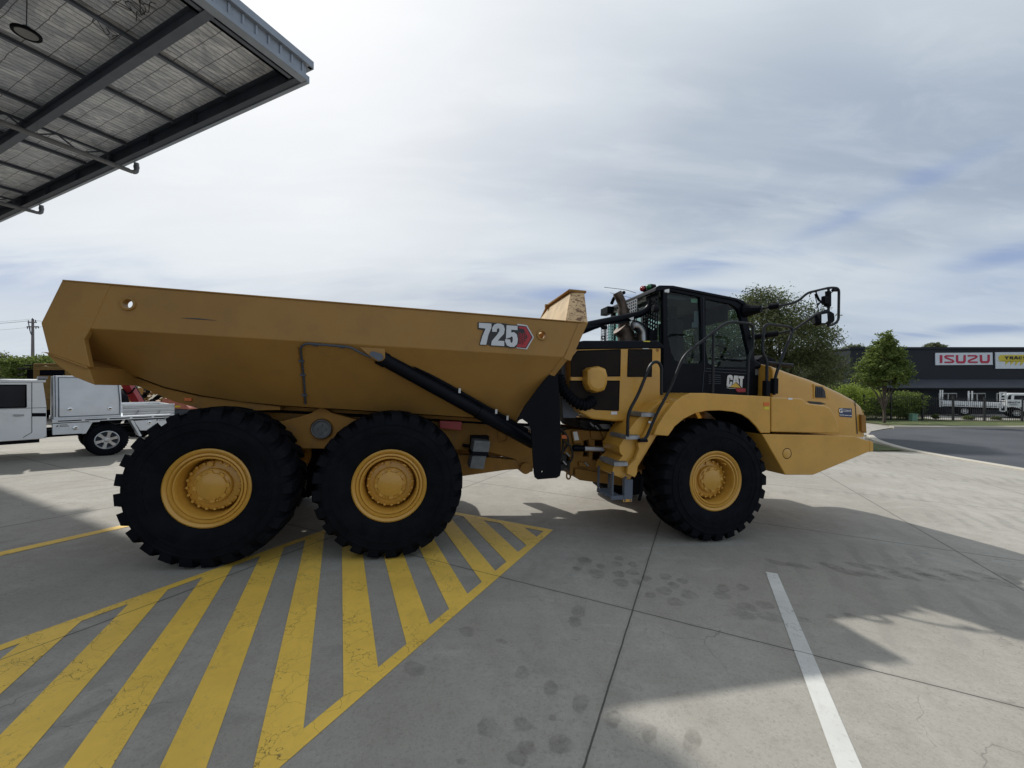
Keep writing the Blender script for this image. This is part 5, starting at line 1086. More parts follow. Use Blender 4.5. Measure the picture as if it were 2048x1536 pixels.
def onside(x, z): y = 0 if z <= zb1 else .22 * (z - zb1) / (zb2 - zb1); return (x, y - .006, z)
dl = [(xb0 + .10, zBm + .05), (xb0 + .10, zb1), (xb0 + .10, zb2 - .04), (xb1 - .05, zb2 - .04), (xb1 - .03, zb1), (xb1 - .03, zBm + .05), (xb0 + .10, zBm + .05)]
m.tube([onside(*d_) for d_ in dl], .010, 5); m.tube([onside(xb0 + .05, zBm + .05), onside(xb0 + .05, zb1), onside(xb0 + .05, zb2)], .008, 5); m.build('box_seal', 'steel_grey', bx)
def lock(par, u, v, b=-.0, r=.045):
    a, c = U.tr(u, v, b); m = MB(); m.lathe([(.001, -.018), (r * .5, -.02), (r * .9, -.012), (r, .0)], 20, (a, b, c)); lk = m.build('lock', 'chrome', par, 40); m = MB(); m.box(a - .02, a + .02, b - .026, b - .018, c - .009, c + .009); m.build('lock_lever', 'black_plastic', lk, 0)
lock(bx, 140, 818.5); lock(bx, 220, 817)
m = MB(); xg = xb0 - .16; m.box(xg, xg + .03, .05, UW - .05, zBm - .2, zb2 - .02); m.box(xg - .04, xg + .1, .0, UW, zb2 - .07, zb2 - .02); m.build('headboard', 'galv', ute, 20)
m = MB(); xt = ua(345, 815)[0]; zs1 = ua(300, 808.5)[1]; 
for y in (0, UW - .03): m.box(xb1 + .02, xe - .02, y, y + .03, zBm + .01, zs1 - .02); m.box(xb1 + .01, xe, y - .008, y + .038, zs1 - .03, zs1)
m.box(xe - .03, xe - .001, .0, UW, zBm + .01, zs1 - .02); sd = m.build('drop_side', 'tray_alloy', ute, 0)
m = MB()
for u in (275, 318): a, c = ua(u, 825); m.tube([(a - .04, -.02, c - .02), (a, -.03, c), (a + .02, -.02, c + .06)], .010, 6)
m.build('latch', 'steel', sd)
tb1 = up('toolbox', [(105, 848), (164, 844.5), (164, 867), (105, 870)], .0, .5, 'ute_box', None, .006); up('toolbox_brace', [(164, 845), (186, 843), (172, 867), (164, 868)], .0, .5, 'ute_box', None, .004); up('bracket', [(178, 841), (200, 840), (200, 843.5), (179, 845)], -.03, .1, 'white_paint', None, .003)
tb2 = up('toolbox', [(268, 842), (334, 837), (345, 832), (333, 850), (318, 860), (281, 861)], .0, .5, 'ute_box', None, .006); up('toolbox_brace', [(261, 841), (267, 841), (284, 872), (279, 873)], .0, .5, 'ute_box', None, .004)
lock(tb1, 151, 856, -.0, .05); lock(tb2, 299, 845, -.0, .045)
for (par_, u0, v0) in ((tb1, 113, 852), (tb2, 313, 839.5)):
    m = MB(); a, c = ua(u0, v0); m.add([(a, -.003, c), (a + .03, -.003, c + .03), (a + .02, -.003, c), (a + .035, -.003, c - .03), (a + .015, -.003, c - .012), (a - .01, -.003, c - .035)], [(0, 1, 2, 3, 4, 5)])
    for k in range(2): m.box(a + .045, a + .16 + k * .03, -.004, -.002, c + .01 - k * .03, c + .022 - k * .03)
    m.build('maker_mark', 'decal_black', par_, 0)
# pickup wheels
def uwheel(x, far_):
    m = MB(); m.lathe([(.20, .0), (.235, -.01), (.30, -.012), (.345, .0), (.375, .03), (.38, .12), (.375, .21), (.34, .24), (.2, .24)], 48)
    for k in range(40):
        a = 2 * math.pi * k / 40; m.loft([[((.384 if b_ > .02 else .36) * math.cos(a + s_), b_, (.384 if b_ > .02 else .36) * math.sin(a + s_)) for s_ in (-.045, .045)] + [(.35 * math.cos(a + s_), b_ + .01, .35 * math.sin(a + s_)) for s_ in (.05, -.05)] for b_ in (.008, .03, .10)])
    w_ = m.build('wheel', 'rubber', ute, 30); m = MB(); m.lathe([(.205, .02), (.215, -.004), (.205, -.008), (.19, .01), (.185, .10)], 40)
    for k in range(6):
        a = 2 * math.pi * (k + .25) / 6; ca_, sa_ = math.cos(a), math.sin(a); m.loft([[(r * ca_ - t * sa_, b, r * sa_ + t * ca_) for t, b in ((-w2, .05), (-w2 * .8, d), (w2 * .8, d), (w2, .05))] for r, w2, d in ((.05, .05, .0), (.10, .032, .004), (.19, .045, .006))])
    m.lathe([(.001, -.006), (.035, -.008), (.05, .0), (.065, .02)], 20); al = m.build('alloy_rim', 'wheel_alloy', w_, 35); m = MB(); m.lathe([(.001, .09), (.19, .09)], 24); m.build('brake_disc', 'steel_dark', w_, 40)
    w_.location = (x, .06 if not far_ else UW - .06, .375); w_.rotation_euler = (0, 0, math.pi if far_ else 0)
for x in (0, xf - .9):
    for f_ in (0, 1): uwheel(x, f_)

# ---------------------------------------------------------------- machines behind the pickup
def ffr(Y, x0=0): return Frame((x0, Y, 0), (1, 0, 0))
def thing(name, Fr, label, cat, x, group=None):
    y = Fr.O.y; Fr.O = Vector((x, y, ground(x, y))); o = empty(name, Fr.M()); tag(o, label, cat, group); return o
LF = ffr(17.0); ld = thing('wheel_loader', LF, 'yellow machine cab with dark rear window rising behind the white pickup', 'loader', -18.6)
def fp(Fr, par, name, pts, b0, b1, mt, bev=.01, smooth=30): m = MB(); m.prism(Fr.px(pts, b0), b0, b1); return m.build(name, mt, par, smooth, bevel=bev)
z0 = .55
c0 = LF.px([(66, 722), (134, 720)], 0); zt_, xL, xR = c0[0][1], c0[0][0], c0[1][0]
m = MB(); zw0, zw1 = LF.tr(100, 751)[1], LF.tr(100, 740)[1]; m.holed([(xL, zt_ - .1), (xR + .3, zt_ - .1), (xR + .3, .9), (xL, .9)], [[(LF.tr(78, 745)[0], zw0), (LF.tr(78, 745)[0], zw1), (LF.tr(129, 745)[0], zw1), (LF.tr(129, 745)[0], zw0)]], 0, .06)
m.box(xL, xL + .08, .06, 1.4, .9, zt_ - .1); m.box(xR + .22, xR + .3, .06, 1.4, .9, zt_ - .1); lc = m.build('cab', 'faded_yellow', ld, 30, bevel=.02)
m = MB(); m.box(LF.tr(78, 745)[0], LF.tr(129, 745)[0], .03, .04, zw0, zw1); m.build('rear_window', 'dark_glass', lc, 0)
fp(LF, ld, 'roof', [(66, 735), (85, 733), (88, 731), (96, 733), (106, 734), (118, 733), (134, 731), (134, 739), (66, 739)], -.1, 1.5, 'faded_yellow', .03)
m = MB(); m.box(xL - .9, xR + .9, .1, 1.3, .45, 1.35); m.box(xL - .3, xR + .6, .2, 1.2, 1.3, 1.7); m.build('chassis', 'faded_yellow', ld, 30, bevel=.04)
m = MB()
for x in (xL - .5, xR + .6):
    for y in (-.05, 1.0): m.lathe([(.3, 0), (.6, .0), (.7, .08), (.7, .4), (.6, .48), (.3, .48)], 32, (x, y, .7))
m.build('wheel', 'rubber', ld, 40)
m = MB(); m.box(LF.tr(48, 745)[0], LF.tr(64, 745)[0], .1, .7, 1.2, LF.tr(50, 739)[1]); 
for (u0, u1, v) in ((36, 60, 737.5), (36, 48, 750), (50, 66, 731)): m.tube([LF.p3(u0, v, .3), LF.p3(u1, v - .3, .3)], .035, 6)
m.tube([LF.p3(71, 731.5, .4), LF.p3(71, 737, .4)], .05, 8); m.build('rear_fittings', 'black_plastic', ld, 30)
KF = ffr(15.0); kr = thing('crane_truck', KF, 'red loading-crane arm standing over the tray of the white pickup', 'crane', -14.3)
m = MB(); A_, B_ = KF.p3(250, 762, 0), KF.p3(281, 812, 0); m.beam(A_, B_, .26, .22, (0, 1, 0)); cr = m.build('crane_arm', 'red_paint', kr, 30, bevel=.02)
m = MB(); m.tube([KF.p3(264, 766, .2), KF.p3(290, 810, .2)], .06, 10); m.tube(rnd([KF.p3(246, 778, -.1), KF.p3(252, 788, -.15), KF.p3(262, 786, -.15), KF.p3(270, 775, -.1)], .1), .03, 6); m.build('crane_hoses', 'black_plastic', kr)
m = MB(); q = KF.p3(280, 812, 0); m.box(q[0] - 1.6, q[0] + 1.6, -.2, 1.8, .5, q[2] - .05); m.build('deck', 'black_plastic', kr, 30, bevel=.02)
m = MB()
for dx in (-1.1, 1.1): 
    for y in (-.25, 1.5): m.lathe([(.2, 0), (.42, 0), (.46, .05), (.46, .25), (.42, .3), (.2, .3)], 28, (q[0] + dx, y, .46))
m.build('wheel', 'rubber', kr, 40)
TF = ffr(20.0); tm = thing('old_machine', TF, 'brown and black machinery frame with small yellow rods behind the red crane arm', 'machine', -17.5); random.seed(5)
m = MB(); q0, q1 = TF.tr(243, 803), TF.tr(330, 803); m.box(q0[0], q1[0], 0, 1.5, .4, q0[1]); m.build('machine_base', 'rust', tm, 30, bevel=.03)
m = MB()
for i in range(16): u = random.uniform(290, 330); v = random.uniform(783, 802); m.beam(TF.p3(u, v, random.uniform(0, 1)), TF.p3(u + random.uniform(-16, 16), v + random.uniform(-10, 8), random.uniform(0, 1)), .07, .07)
m.prism(TF.px([(240, 778), (262, 776), (268, 803), (242, 803)], .5), .5, 1.3); m.build('machine_rods', 'frame_paint', tm, 30)
m = MB()
for i in range(14): u = random.uniform(268, 325); v = random.uniform(774, 800); m.beam(TF.p3(u, v, random.uniform(0, 1)), TF.p3(u + random.uniform(-14, 14), v + random.uniform(-8, 8), random.uniform(0, 1)), .16, .12)
m.build('machine_parts', 'black_plastic', tm, 30)
OF = ffr(13.0); om = thing('compact_tractor', OF, 'faded orange tractor bonnet with grey nose at the end of the pickup tray', 'tractor', -10.9)
fp(OF, om, 'bonnet', [(320, 804), (328, 797), (345, 796), (352, 798), (368, 806), (378, 816), (377, 819), (349, 817), (330, 806)], -.1, .8, 'pink_paint', .02)
fp(OF, om, 'nose', [(349, 817), (376, 819), (375, 834), (349, 834)], -.05, .75, 'steel_dark', .02); fp(OF, om, 'number_strip', [(350, 811.5), (360, 811), (360, 814.5), (350, 815)], -.115, -.1, 'sign_yellow', 0)
q = OF.p3(352, 834, 0); m = MB(); m.box(q[0] - 1.2, q[0] + .2, .1, .7, .3, q[2]); m.build('chassis', 'steel_dark', om, 30)
m = MB()
for dx, r in ((-.05, .3), (-1.2, .4)):
    for y in (-.15, .75): m.lathe([(.1, 0), (r * .9, 0), (r, .05), (r, .18), (r * .9, .22), (.1, .22)], 24, (q[0] + dx, y, r))
m.build('wheel', 'rubber', om, 40)
# ---------------------------------------------------------------- power pole
PF = ffr(52.0); pl = thing('power_pole', PF, 'grey timber power pole with two crossarms rising over the trees at the far left', 'power pole', (65.5 - 1024) / FOC * 52)
zt_ = PF.tr(65, 638)[1]; m = MB(); m.tube([(0, 0, 0), (0, 0, zt_)], [.20, .12], 12); m.build('pole', 'pole_wood', pl)
m = MB()
for v, u0, u1 in ((644.5, 56, 72), (653.5, 54, 76)): p0, p1 = PF.p3(u0, v, -.15), PF.p3(u1, v, -.15); m.box(p0[0], p1[0], -.2, -.05, p0[2] - .07, p0[2] + .07)
m.build('crossarm', 'pole_wood', pl, 30); m = MB()
for u, v in ((57, 642.5), (71, 641.5), (55, 656), (60, 657), (72, 656), (77, 655), (65, 638)): p0 = PF.p3(u, v, -.12); m.tube([(p0[0], p0[1], p0[2] - .12), (p0[0], p0[1], p0[2] + .12)], .045, 6)
m.tube(rnd([PF.p3(57, 646, -.1), PF.p3(60, 662, -.3), PF.p3(63, 670, -.2)], .5), .05, 5); m.build('insulators', 'steel_dark', pl)
m = MB()
for (u, v, u2, v2) in ((57, 641.5, -300, 626), (71, 640.5, -300, 629), (55, 655, -300, 640), (65, 638, -300, 622)): p0 = Vector(PF.p3(u, v, -.12)); p1 = Vector(PF.p3(u2, v2, 6)); m.tube([tuple(p0.lerp(p1, t) + Vector((0, 0, -1.0 * 4 * t * (1 - t)))) for t in [k / 10 for k in range(11)]], .011, 4)
m.tube([PF.p3(71, 641, -.12), PF.p3(140, 650, 10)], .02, 4); m.tube([PF.p3(76, 655, -.12), PF.p3(140, 640, 10)], .02, 4); m.build('wires', 'cable', pl, 0)

# ---------------------------------------------------------------- right background buildings
BY = 39.0; BF = ffr(BY); wh = thing('warehouse', BF, 'long dark warehouse with a ribbed awning along its front, two sign boards on it', 'building', 50.0)
f3 = lambda u, v, b=0: BF.p3(u, v, b)
xl, zt_ = BF.tr(1700, 698); xr_ = xl + 60
m = MB(); m.box(xl, xr_, 0, 22, -2, zt_); m.build('wall', 'wall_dark', wh, 0)
m = MB(); m.box(xl - .1, xr_ + .1, -.12, .0, zt_ - .02, zt_ + .18); m.box(xl - .1, xr_, 0.001, 22, zt_ + .002, zt_ + .1); m.build('parapet', 'wall_dark', wh, 0)
za, zb_ = BF.tr(1900, 759)[1], BF.tr(1900, 775)[1]; m = MB(); m.loft([[(x, y, z) for y, z in ((-.003, za), (-1.5, zb_ + .05), (-1.5, zb_ - .05), (-.003, zb_ - .05))] for x in (xl + .5, xr_)]); m.build('awning', 'awning_rib', wh, 0)
def window(u0, u1, v0, v1, mull):
    a, b = BF.tr(u0, v0), BF.tr(u1, v1); m = MB(); t_ = .09
    m.holed([(a[0], a[1]), (b[0], a[1]), (b[0], b[1]), (a[0], b[1])], [[(a[0] + t_ + (b[0] - a[0]) * i / mull, a[1] - t_), (a[0] - t_ * .3 + (b[0] - a[0]) * (i + 1) / mull, a[1] - t_), (a[0] - t_ * .3 + (b[0] - a[0]) * (i + 1) / mull, b[1] + t_), (a[0] + t_ + (b[0] - a[0]) * i / mull, b[1] + t_)] for i in range(mull)], -.05, -.003)
    wn = m.build('window', 'label_white', wh, 0); m = MB(); m.box(a[0] + .02, b[0] - .02, -.02, -.002, b[1] + .02, a[1] - .02); m.build('pane', 'dark_glass', wn, 0)
window(1877, 1913, 786, 806, 2); window(1935, 1970, 786, 812, 2); window(1992, 2004, 786, 812, 1)
m = MB(); 
# lower wing with corrugated wall and curved roof lines
WF = ffr(50.0); wg = thing('storage_shed', WF, 'lower dark corrugated shed beside the warehouse, partly behind the trees', 'building', 45.0)
p0, p1 = WF.tr(1650, 730), WF.tr(1762, 727); m = MB(); m.box(p0[0], p1[0], 0, 14, -2, p0[1]); m.build('wall', 'cladding_dark', wg, 0); m = MB(); m.loft([[(x, y, z) for y, z in ((-.4, p0[1] - .1), (-.4, p0[1] + .1), (7, p0[1] + .6), (14.4, p0[1] + .1), (14.4, p0[1] - .1))] for x in (p0[0] - .3, p1[0] + .3)]); m.build('roof', 'awning_rib', wg, 0)
m = MB(); m.tube([WF.p3(1688, 727, 2), WF.p3(1697, 716, 2), WF.p3(1710, 711, 2), WF.p3(1740, 708, 2)], .12, 5); m.tube([WF.p3(1692, 724, 3), WF.p3(1702, 719, 3), WF.p3(1740, 716, 3)], .07, 5); m.build('curved_rail', 'steel', wg)
# signs
def sign(name, board, label, matn='white_sign', Fr=BF, off=.10):
    y = Fr.O.y - off; SF = ffr(y); cx_ = (board[0][0] + board[2][0]) / 2; x = (cx_ - 1024) / FOC * y; SF.O = Vector((x, y, CH)); o = empty(name, SF.M()); tag(o, label, 'sign')
    m = MB(); m.prism(SF.px(board, 0), 0, .06); m.build('board', matn, o, 0); return o, SF
def stroke(path, wd):
    P = [Vector(p) for p in path]; Lf, Rt = [], []
    for i, p in enumerate(P):
        d0 = (P[i] - P[i - 1]).normalized() if i else (P[1] - P[0]).normalized(); d1 = (P[i + 1] - P[i]).normalized() if i < len(P) - 1 else d0
        n0, n1 = Vector((-d0.y, d0.x)), Vector((-d1.y, d1.x)); mm = (n0 + n1).normalized(); k = wd / 2 / max(.5, mm.dot(n0)); Lf.append(p + mm * k); Rt.append(p - mm * k)
    return Lf, Rt
def letters(SF, par, name, strokes, ox, oy, k, matn, b=-.01):
    m = MB()
    for path, wd in strokes:
        Lf, Rt = stroke(path, wd)
        for i in range(len(Lf) - 1):
            q = [Lf[i], Lf[i + 1], Rt[i + 1], Rt[i]]; m.prism(SF.px([(ox + p.x / k, oy + p.y / k) for p in q], b), b - .02, b + .008)
    return m.build(name, matn, par, 0)
z9 = lambda pts: zpx(pts, 1860, 690, 9.6)
s1, SF1 = sign('sign_board', z9([(105, 152), (1200, 145), (1206, 380), (108, 386)]), 'white sign board with red block capitals, left of the two on the warehouse')
letters(SF1, s1, 'lettering', [([(212, 193), (214, 346)], 46), ([(458, 210), (310, 210), (290, 224), (300, 243), (435, 296), (450, 315), (435, 331), (280, 333)], 30), ([(520, 192), (520, 308), (538, 332), (645, 332), (663, 308), (665, 192)], 42), ([(724, 207), (870, 207), (897, 222), (885, 242), (750, 298), (742, 318), (760, 330), (914, 330)], 30), ([(977, 190), (980, 300), (998, 328), (1105, 328), (1124, 304), (1126, 186)], 42)], 1860, 690, 9.6, 'sign_red')
s2, SF2 = sign('sign_board', [(1860 + 1255 / 9.6, 690 + 140 / 9.6), (2128, 690 + 134 / 9.6), (2129, 690 + 452 / 9.6), (1860 + 1262 / 9.6, 690 + 455 / 9.6)], 'white sign board with yellow track emblem and black capitals on the warehouse')
m = MB(); m.prism(SF2.px(z9([(1345, 196), (1375, 190), (2480, 184), (2480, 300), (1375, 306), (1345, 300), (1320, 275), (1315, 235)]), -.01), -.02, -.002)
m.prism(SF2.px(z9([(1290, 300), (1340, 302), (2300, 300), (2300, 312), (1420, 318), (1300, 308)]), -.01), -.02, -.002)
for i in range(7):
    x = 1400 + i * 95; m.prism(SF2.px(z9([(x + 40, 312), (x + 130, 312), (x + 75, 360 + i * 5), (x + 40, 382 + i * 5), (x + 55, 350)]), -.01), -.02, -.002)
m.build('track_emblem', 'sign_yellow', s2, 0)
letters(SF2, s2, 'lettering', [([(1440, 229), (1510, 229)], 20), ([(1475, 238), (1475, 276)], 20), ([(1540, 218), (1540, 276)], 19), ([(1540, 227), (1585, 228), (1590, 245), (1550, 252)], 17), ([(1565, 250), (1595, 276)], 17), ([(1620, 276), (1645, 222), (1660, 222), (1685, 276)], 18), ([(1635, 260), (1675, 260)], 12), ([(1765, 236), (1750, 226), (1715, 230), (1712, 262), (1735, 270), (1765, 262)], 17), ([(1850, 232), (1830, 224), (1800, 228), (1800, 242), (1845, 252), (1845, 268), (1800, 270)], 15)], 1860, 690, 9.6, 'decal_black', -.03)
# fence
fu = [(1728, 792, 842), (1782, 790, 842.5), (1845, 792, 844), (1906, 794, 845.5), (1969, 797, 846.5), (2044, 799, 848), (2130, 801, 850)]
fe = empty('fence'); tag(fe, 'black picket security fence with square posts along the verge', 'fence')
Yf = [32.6, 32.4, 32.2, 31.9, 31.6, 31.2, 30.8]; fpnt = []
for (u, v0, v1), y in zip(fu, Yf): x = (u - 1024) / FOC * y; fpnt.append((x, y, CH - (v1 - 768) / FOC * y, CH - (v0 - 768) / FOC * y))
fpnt.append((62, 29.5, fpnt[-1][2], fpnt[-1][3]))
for x, y, z0_, z1_ in fpnt: m = MB(); m.box(x - .05, x + .05, y - .05, y + .05, z0_ - .3, z1_ + .05); m.box(x - .06, x + .06, y - .06, y + .06, z1_ + .05, z1_ + .10); m.build('post', 'fence_black', fe, 0)
for i in range(len(fpnt) - 1):
    a, b = fpnt[i], fpnt[i + 1]; A_, B_ = Vector(a[:2]), Vector(b[:2]); n_ = int((B_ - A_).length / .135); m = MB()
    for zz2 in (.10, .90): m.beam((a[0], a[1], a[2] + zz2 * (a[3] - a[2])), (b[0], b[1], b[2] + zz2 * (b[3] - b[2])), .03, .045)
    if i == 0:
        m.beam((a[0], a[1], a[2] + .5 * (a[3] - a[2])), (b[0], b[1], b[2] + .5 * (b[3] - b[2])), .03, .04); n_ = 0
        for k in range(60): q = A_.lerp(B_, k / 60); m.box(q.x - .004, q.x + .004, q.y - .004, q.y + .004, a[2] + .1, a[3] - .15)
    for k in range(1, n_): q = A_.lerp(B_, k / n_); t = k / n_; z0_ = a[2] + (b[2] - a[2]) * t; z1_ = a[3] + (b[3] - a[3]) * t; m.box(q.x - .009, q.x + .009, q.y - .009, q.y + .009, z0_ + .05, z1_ - .02)
    m.build('picket_panel', 'fence_black', fe, 0)
FS = ffr(31.2); s3, SF3 = sign('sign_board', [(2013, 799), (2043, 799.5), (2043, 814), (2014, 813)], 'small white notice with grey capitals hung on the black fence', 'label_white', FS, .06)
letters(SF3, s3, 'lettering', [([(2017 + i * 4.6, 804), (2020 + i * 4.6, 804)], 2.2) for i in range(0)] + [([(18, 38), (18, 52)], 5), ([(46, 38), (30, 38), (32, 45), (46, 46), (44, 52), (28, 52)], 4), ([(58, 38), (58, 51), (74, 51), (74, 38)], 5), ([(86, 38), (104, 38), (88, 52), (106, 52)], 4), ([(118, 38), (118, 51), (134, 51), (134, 38)], 5), ([(40, 64), (110, 65)], 3), ([(30, 72), (122, 73)], 3)], 2013, 796, 5.2, 'steel_grey')
# flatbed truck behind the fence
TX = (1929 - 1024) / FOC * 35.6; TF2 = Frame((TX, 35.6, ground(TX, 35.6) - .05), (.75, -.66, 0)); fb_ = empty('flatbed_truck', TF2.M()); tag(fb_, 'white flatbed truck with tall stake posts parked behind the black fence', 'truck')
def tp(name, pts, b0, b1, mt, par=None, bev=.02): return fp(TF2, par or fb_, name, pts, b0, b1, mt, bev)
tp('tray', [(1884, 801.5), (2005, 806), (2005, 813), (1884, 809)], 0, 2.2, 'white_paint'); tp('tray_rail', [(1884, 810), (2005, 814.5), (2005, 816), (1884, 812)], 0, 2.2, 'white_paint', None, 0)
m = MB()
for k in range(14): u = 1885 + k * 9.2; p0 = TF2.p3(u, 803 + k * .37, 0); p1 = TF2.p3(u, 812 + k * .33, 0); m.box(p0[0] - .03, p0[0] + .03, -.02, .0, p1[2], p0[2])
m.build('stakes', 'white_paint', fb_, 0)
for (u, v0, v1) in ((1880.5, 780, 814), (1885, 780, 813), (1937.5, 782, 812), (1944.5, 782, 812)): p0, p1 = TF2.p3(u, v1, 0), TF2.p3(u, v0, 0); m = MB(); m.box(p0[0] - .045, p0[0] + .045, -.02, .08, p0[2], p1[2]); m.build('post', 'white_paint', fb_, 0)
m = MB()
for u in (2001, 2011.5): p0, p1 = TF2.p3(u, 822, 0), TF2.p3(u, 784, 0); m.box(p0[0] - .05, p0[0] + .05, 0, .08, p0[2], p1[2])
for v in (785, 790, 796, 803, 822): p0, p1 = TF2.p3(2001, v, 0), TF2.p3(2011.5, v, 0); m.box(p0[0], p1[0], 0, .07, p0[2] - .05, p0[2] + .04)
m.build('ladder_rack', 'white_paint', fb_, 0)
m = MB(); m.holed(TF2.px([(2012, 792), (2017, 788), (2024, 786.5), (2075, 787), (2088, 800), (2098, 812), (2098, 822), (2044, 823), (2040, 817), (2026, 814), (2012, 815)], 0), [TF2.px([(2016, 794), (2019, 790), (2023, 790), (2022, 799), (2015, 800)], 0), TF2.px([(2029, 791), (2070, 791), (2080, 801), (2028, 801)], 0)], 0, .06)
m.prism(TF2.px([(2012, 801), (2088, 803), (2098, 812), (2098, 822), (2044, 823), (2040, 817), (2026, 814), (2012, 815)], .06), .06, 1.9); m.prism(TF2.px([(2017, 788), (2024, 786.5), (2075, 787), (2079, 790), (2016, 791)], .06), .06, 1.9); tcab = m.build('cab', 'white_paint', fb_, 30, bevel=.03)
m = MB(); m.prism(TF2.px([(2014, 801), (2014, 791), (2072, 791), (2084, 801)], .03), .03, 1.85); m.build('cab_windows', 'dark_glass', tcab, 0)
tp('chassis', [(1900, 812), (2050, 817), (2050, 822), (1900, 817)], .5, 1.7, 'black_plastic')
for (u, v) in ((1929, 822), (2034, 826)):
    a, c = TF2.tr(u, v, .1); r = .40
    for y in (.08, 1.85): m = MB(); m.lathe([(.22, .0), (.40, -.01), (.45, .04), (.45, .22), (.40, .26), (.2, .26)], 28, (a, y, c)); w_ = m.build('wheel', 'rubber', fb_, 40); m = MB(); m.lathe([(.001, .05), (.10, .03), (.18, .04), (.22, .0), (.24, -.005), (.25, .02)], 24, (a, y, c)); m.build('rim', 'wheel_alloy', w_, 40)
    m = MB()
    for k in range(8): m.tube([(a + .15 * math.cos(k * .785), -.0, c + .15 * math.sin(k * .785)), (a + .15 * math.cos(k * .785), .2, c + .15 * math.sin(k * .785))], .035, 6)
    m.build('rim_hole', 'decal_black', w_, 0)
sheet('paving', [gp(1846, 836), gp(1870, 829), gp(2048, 829), (70, 41), (70, 33), (45, 33.2), gp(1960, 842), gp(1870, 840)], .03, 'concrete', 'pale paving in front of the warehouse', 1.5)
# green utility cabinet
px_ = gp(1830.5, 842); UF = Frame((px_[0], px_[1], ground(*px_)), (1, 0, 0)); ub_ = empty('utility_cabinet', UF.M()); tag(ub_, 'small pale green utility cabinet on the verge at the foot of the round bush', 'cabinet')
m = MB(); m.box(-.22, .22, 0, .3, 0, .50); cb2 = m.build('cabinet_body', 'util_green', ub_, 30, bevel=.02); m = MB(); m.box(-.25, .25, -.03, .33, .5, .56); m.build('lid', 'util_green', ub_, 30, bevel=.02); m = MB(); m.box(-.004, .004, -.004, -.001, .02, .49); m.build('door_seam', 'steel_dark', cb2, 0)

# ---------------------------------------------------------------- vegetation
rng = np.random.default_rng(4)
def leaves(blobs, n, size, aspect=2.2, shell=.55, gaps=True):
    """many small leaf quads scattered in lumpy clumps through the blobs (x,y,z,rx,ry,rz)"""
    B = np.array(blobs); w_ = (B[:, 3] * B[:, 4] * B[:, 5]) ** .75; w_ /= w_.sum(); Cn = []
    ncl = max(12, n // 26)
    idx = rng.choice(len(B), ncl, p=w_); d = rng.normal(size=(ncl, 3)); d /= np.linalg.norm(d, axis=1)[:, None]
    r = rng.uniform(shell, 1.05, ncl) ** .6; cc = B[idx, :3] + d * B[idx, 3:] * r[:, None]
    cs = np.repeat(np.arange(ncl), 26)[:n]; cr = np.mean(B[:, 3]) * .20
    P = cc[cs] + rng.normal(size=(len(cs), 3)) * np.array([cr, cr, cr * .6])
    nrm = rng.normal(size=(len(cs), 3)); nrm[:, 2] += .4; nrm /= np.linalg.norm(nrm, axis=1)[:, None]
    t = np.cross(nrm, rng.normal(size=(len(cs), 3))); t /= np.linalg.norm(t, axis=1)[:, None]; b = np.cross(nrm, t)
    s = size * rng.uniform(.6, 1.3, len(cs))[:, None]
    V = np.stack([P - t * s / 2, P + b * s / 2 / aspect, P + t * s / 2, P - b * s / 2 / aspect], 1).reshape(-1, 3); return V, cc
def leafmesh(name, V, matn, par=None):
    me = bpy.data.meshes.new(name); nq = len(V) // 4; me.vertices.add(len(V)); me.vertices.foreach_set('co', V.astype(np.float32).ravel()); me.loops.add(nq * 4); me.loops.foreach_set('vertex_index', np.arange(nq * 4, dtype=np.int32)); me.polygons.add(nq); me.polygons.foreach_set('loop_start', np.arange(0, nq * 4, 4, dtype=np.int32)); me.update(calc_edges=True); me.validate()
    me.materials.append(MATS[matn]); o = bpy.data.objects.new(name, me); COL.objects.link(o)
    if par: o.parent = par
    return o
def plant(name, label, cat, Y, base_u, blobs, n, size, matn, trunk=None, group=None, depth=.8, aspect=2.2):
    """blobs (u, v, ru, rv) in metres after projection on the plane at depth Y"""
    x = (base_u - 1024) / FOC * Y; z = ground(x, Y); root = empty(name, Matrix.Translation((x, Y, z))); tag(root, label, cat, group); k = Y / FOC; Bl = []
    for u, v, ru, rv in blobs: Bl.append(((u - 1024) * k - x, rng.uniform(-.3, .3) * ru * k, CH - (v - 768) * k - z, ru * k, ru * k * depth, rv * k))
    V, cc = leaves(Bl, n, size, aspect); leafmesh('crown', V, matn, root)
    if trunk:
        r0, fork = trunk; m = MB(); m.tube([(0, 0, -.2), (.03, 0, fork * .5), (0, .02, fork)], [r0 * 1.25, r0, r0 * .85], 10)
        for b in Bl:
            e = Vector(b[:3]); mid = Vector((e.x * .35, e.y * .4, fork + (e.z - fork) * .45)); m.tube([(0, 0, fork * .9), tuple(mid), tuple(e)], [r0 * .55, r0 * .35, r0 * .1], 7)
        for i in rng.choice(len(cc), min(len(cc), 60), replace=False):
            e = Vector(cc[i]); b = min(Bl, key=lambda q: (Vector(q[:3]) - e).length); s_ = Vector(b[:3]) * .8 + Vector((0, 0, fork * .15)); m.tube([tuple(s_), tuple(s_.lerp(e, .5) + Vector((0, 0, .1))), tuple(e)], [r0 * .13, r0 * .09, r0 * .03], 5)
        m.build('trunk', 'trunk', root, 60)
    return root
plant('broadleaf_tree', 'tall loose olive-green tree rising behind the black cab', 'tree', 22, 1560, [(1535, 612, 40, 28), (1585, 640, 52, 36), (1622, 680, 54, 42), (1560, 680, 70, 52), (1500, 665, 70, 58), (1440, 665, 62, 52), (1390, 680, 60, 56), (1340, 690, 50, 50), (1650, 735, 44, 34), (1600, 745, 76, 42), (1500, 745, 84, 42), (1400, 745, 80, 42), (1512, 598, 22, 22), (1560, 597, 20, 14)], 66000, .17, 'leaf_olive', (.22, 1.6), aspect=3)
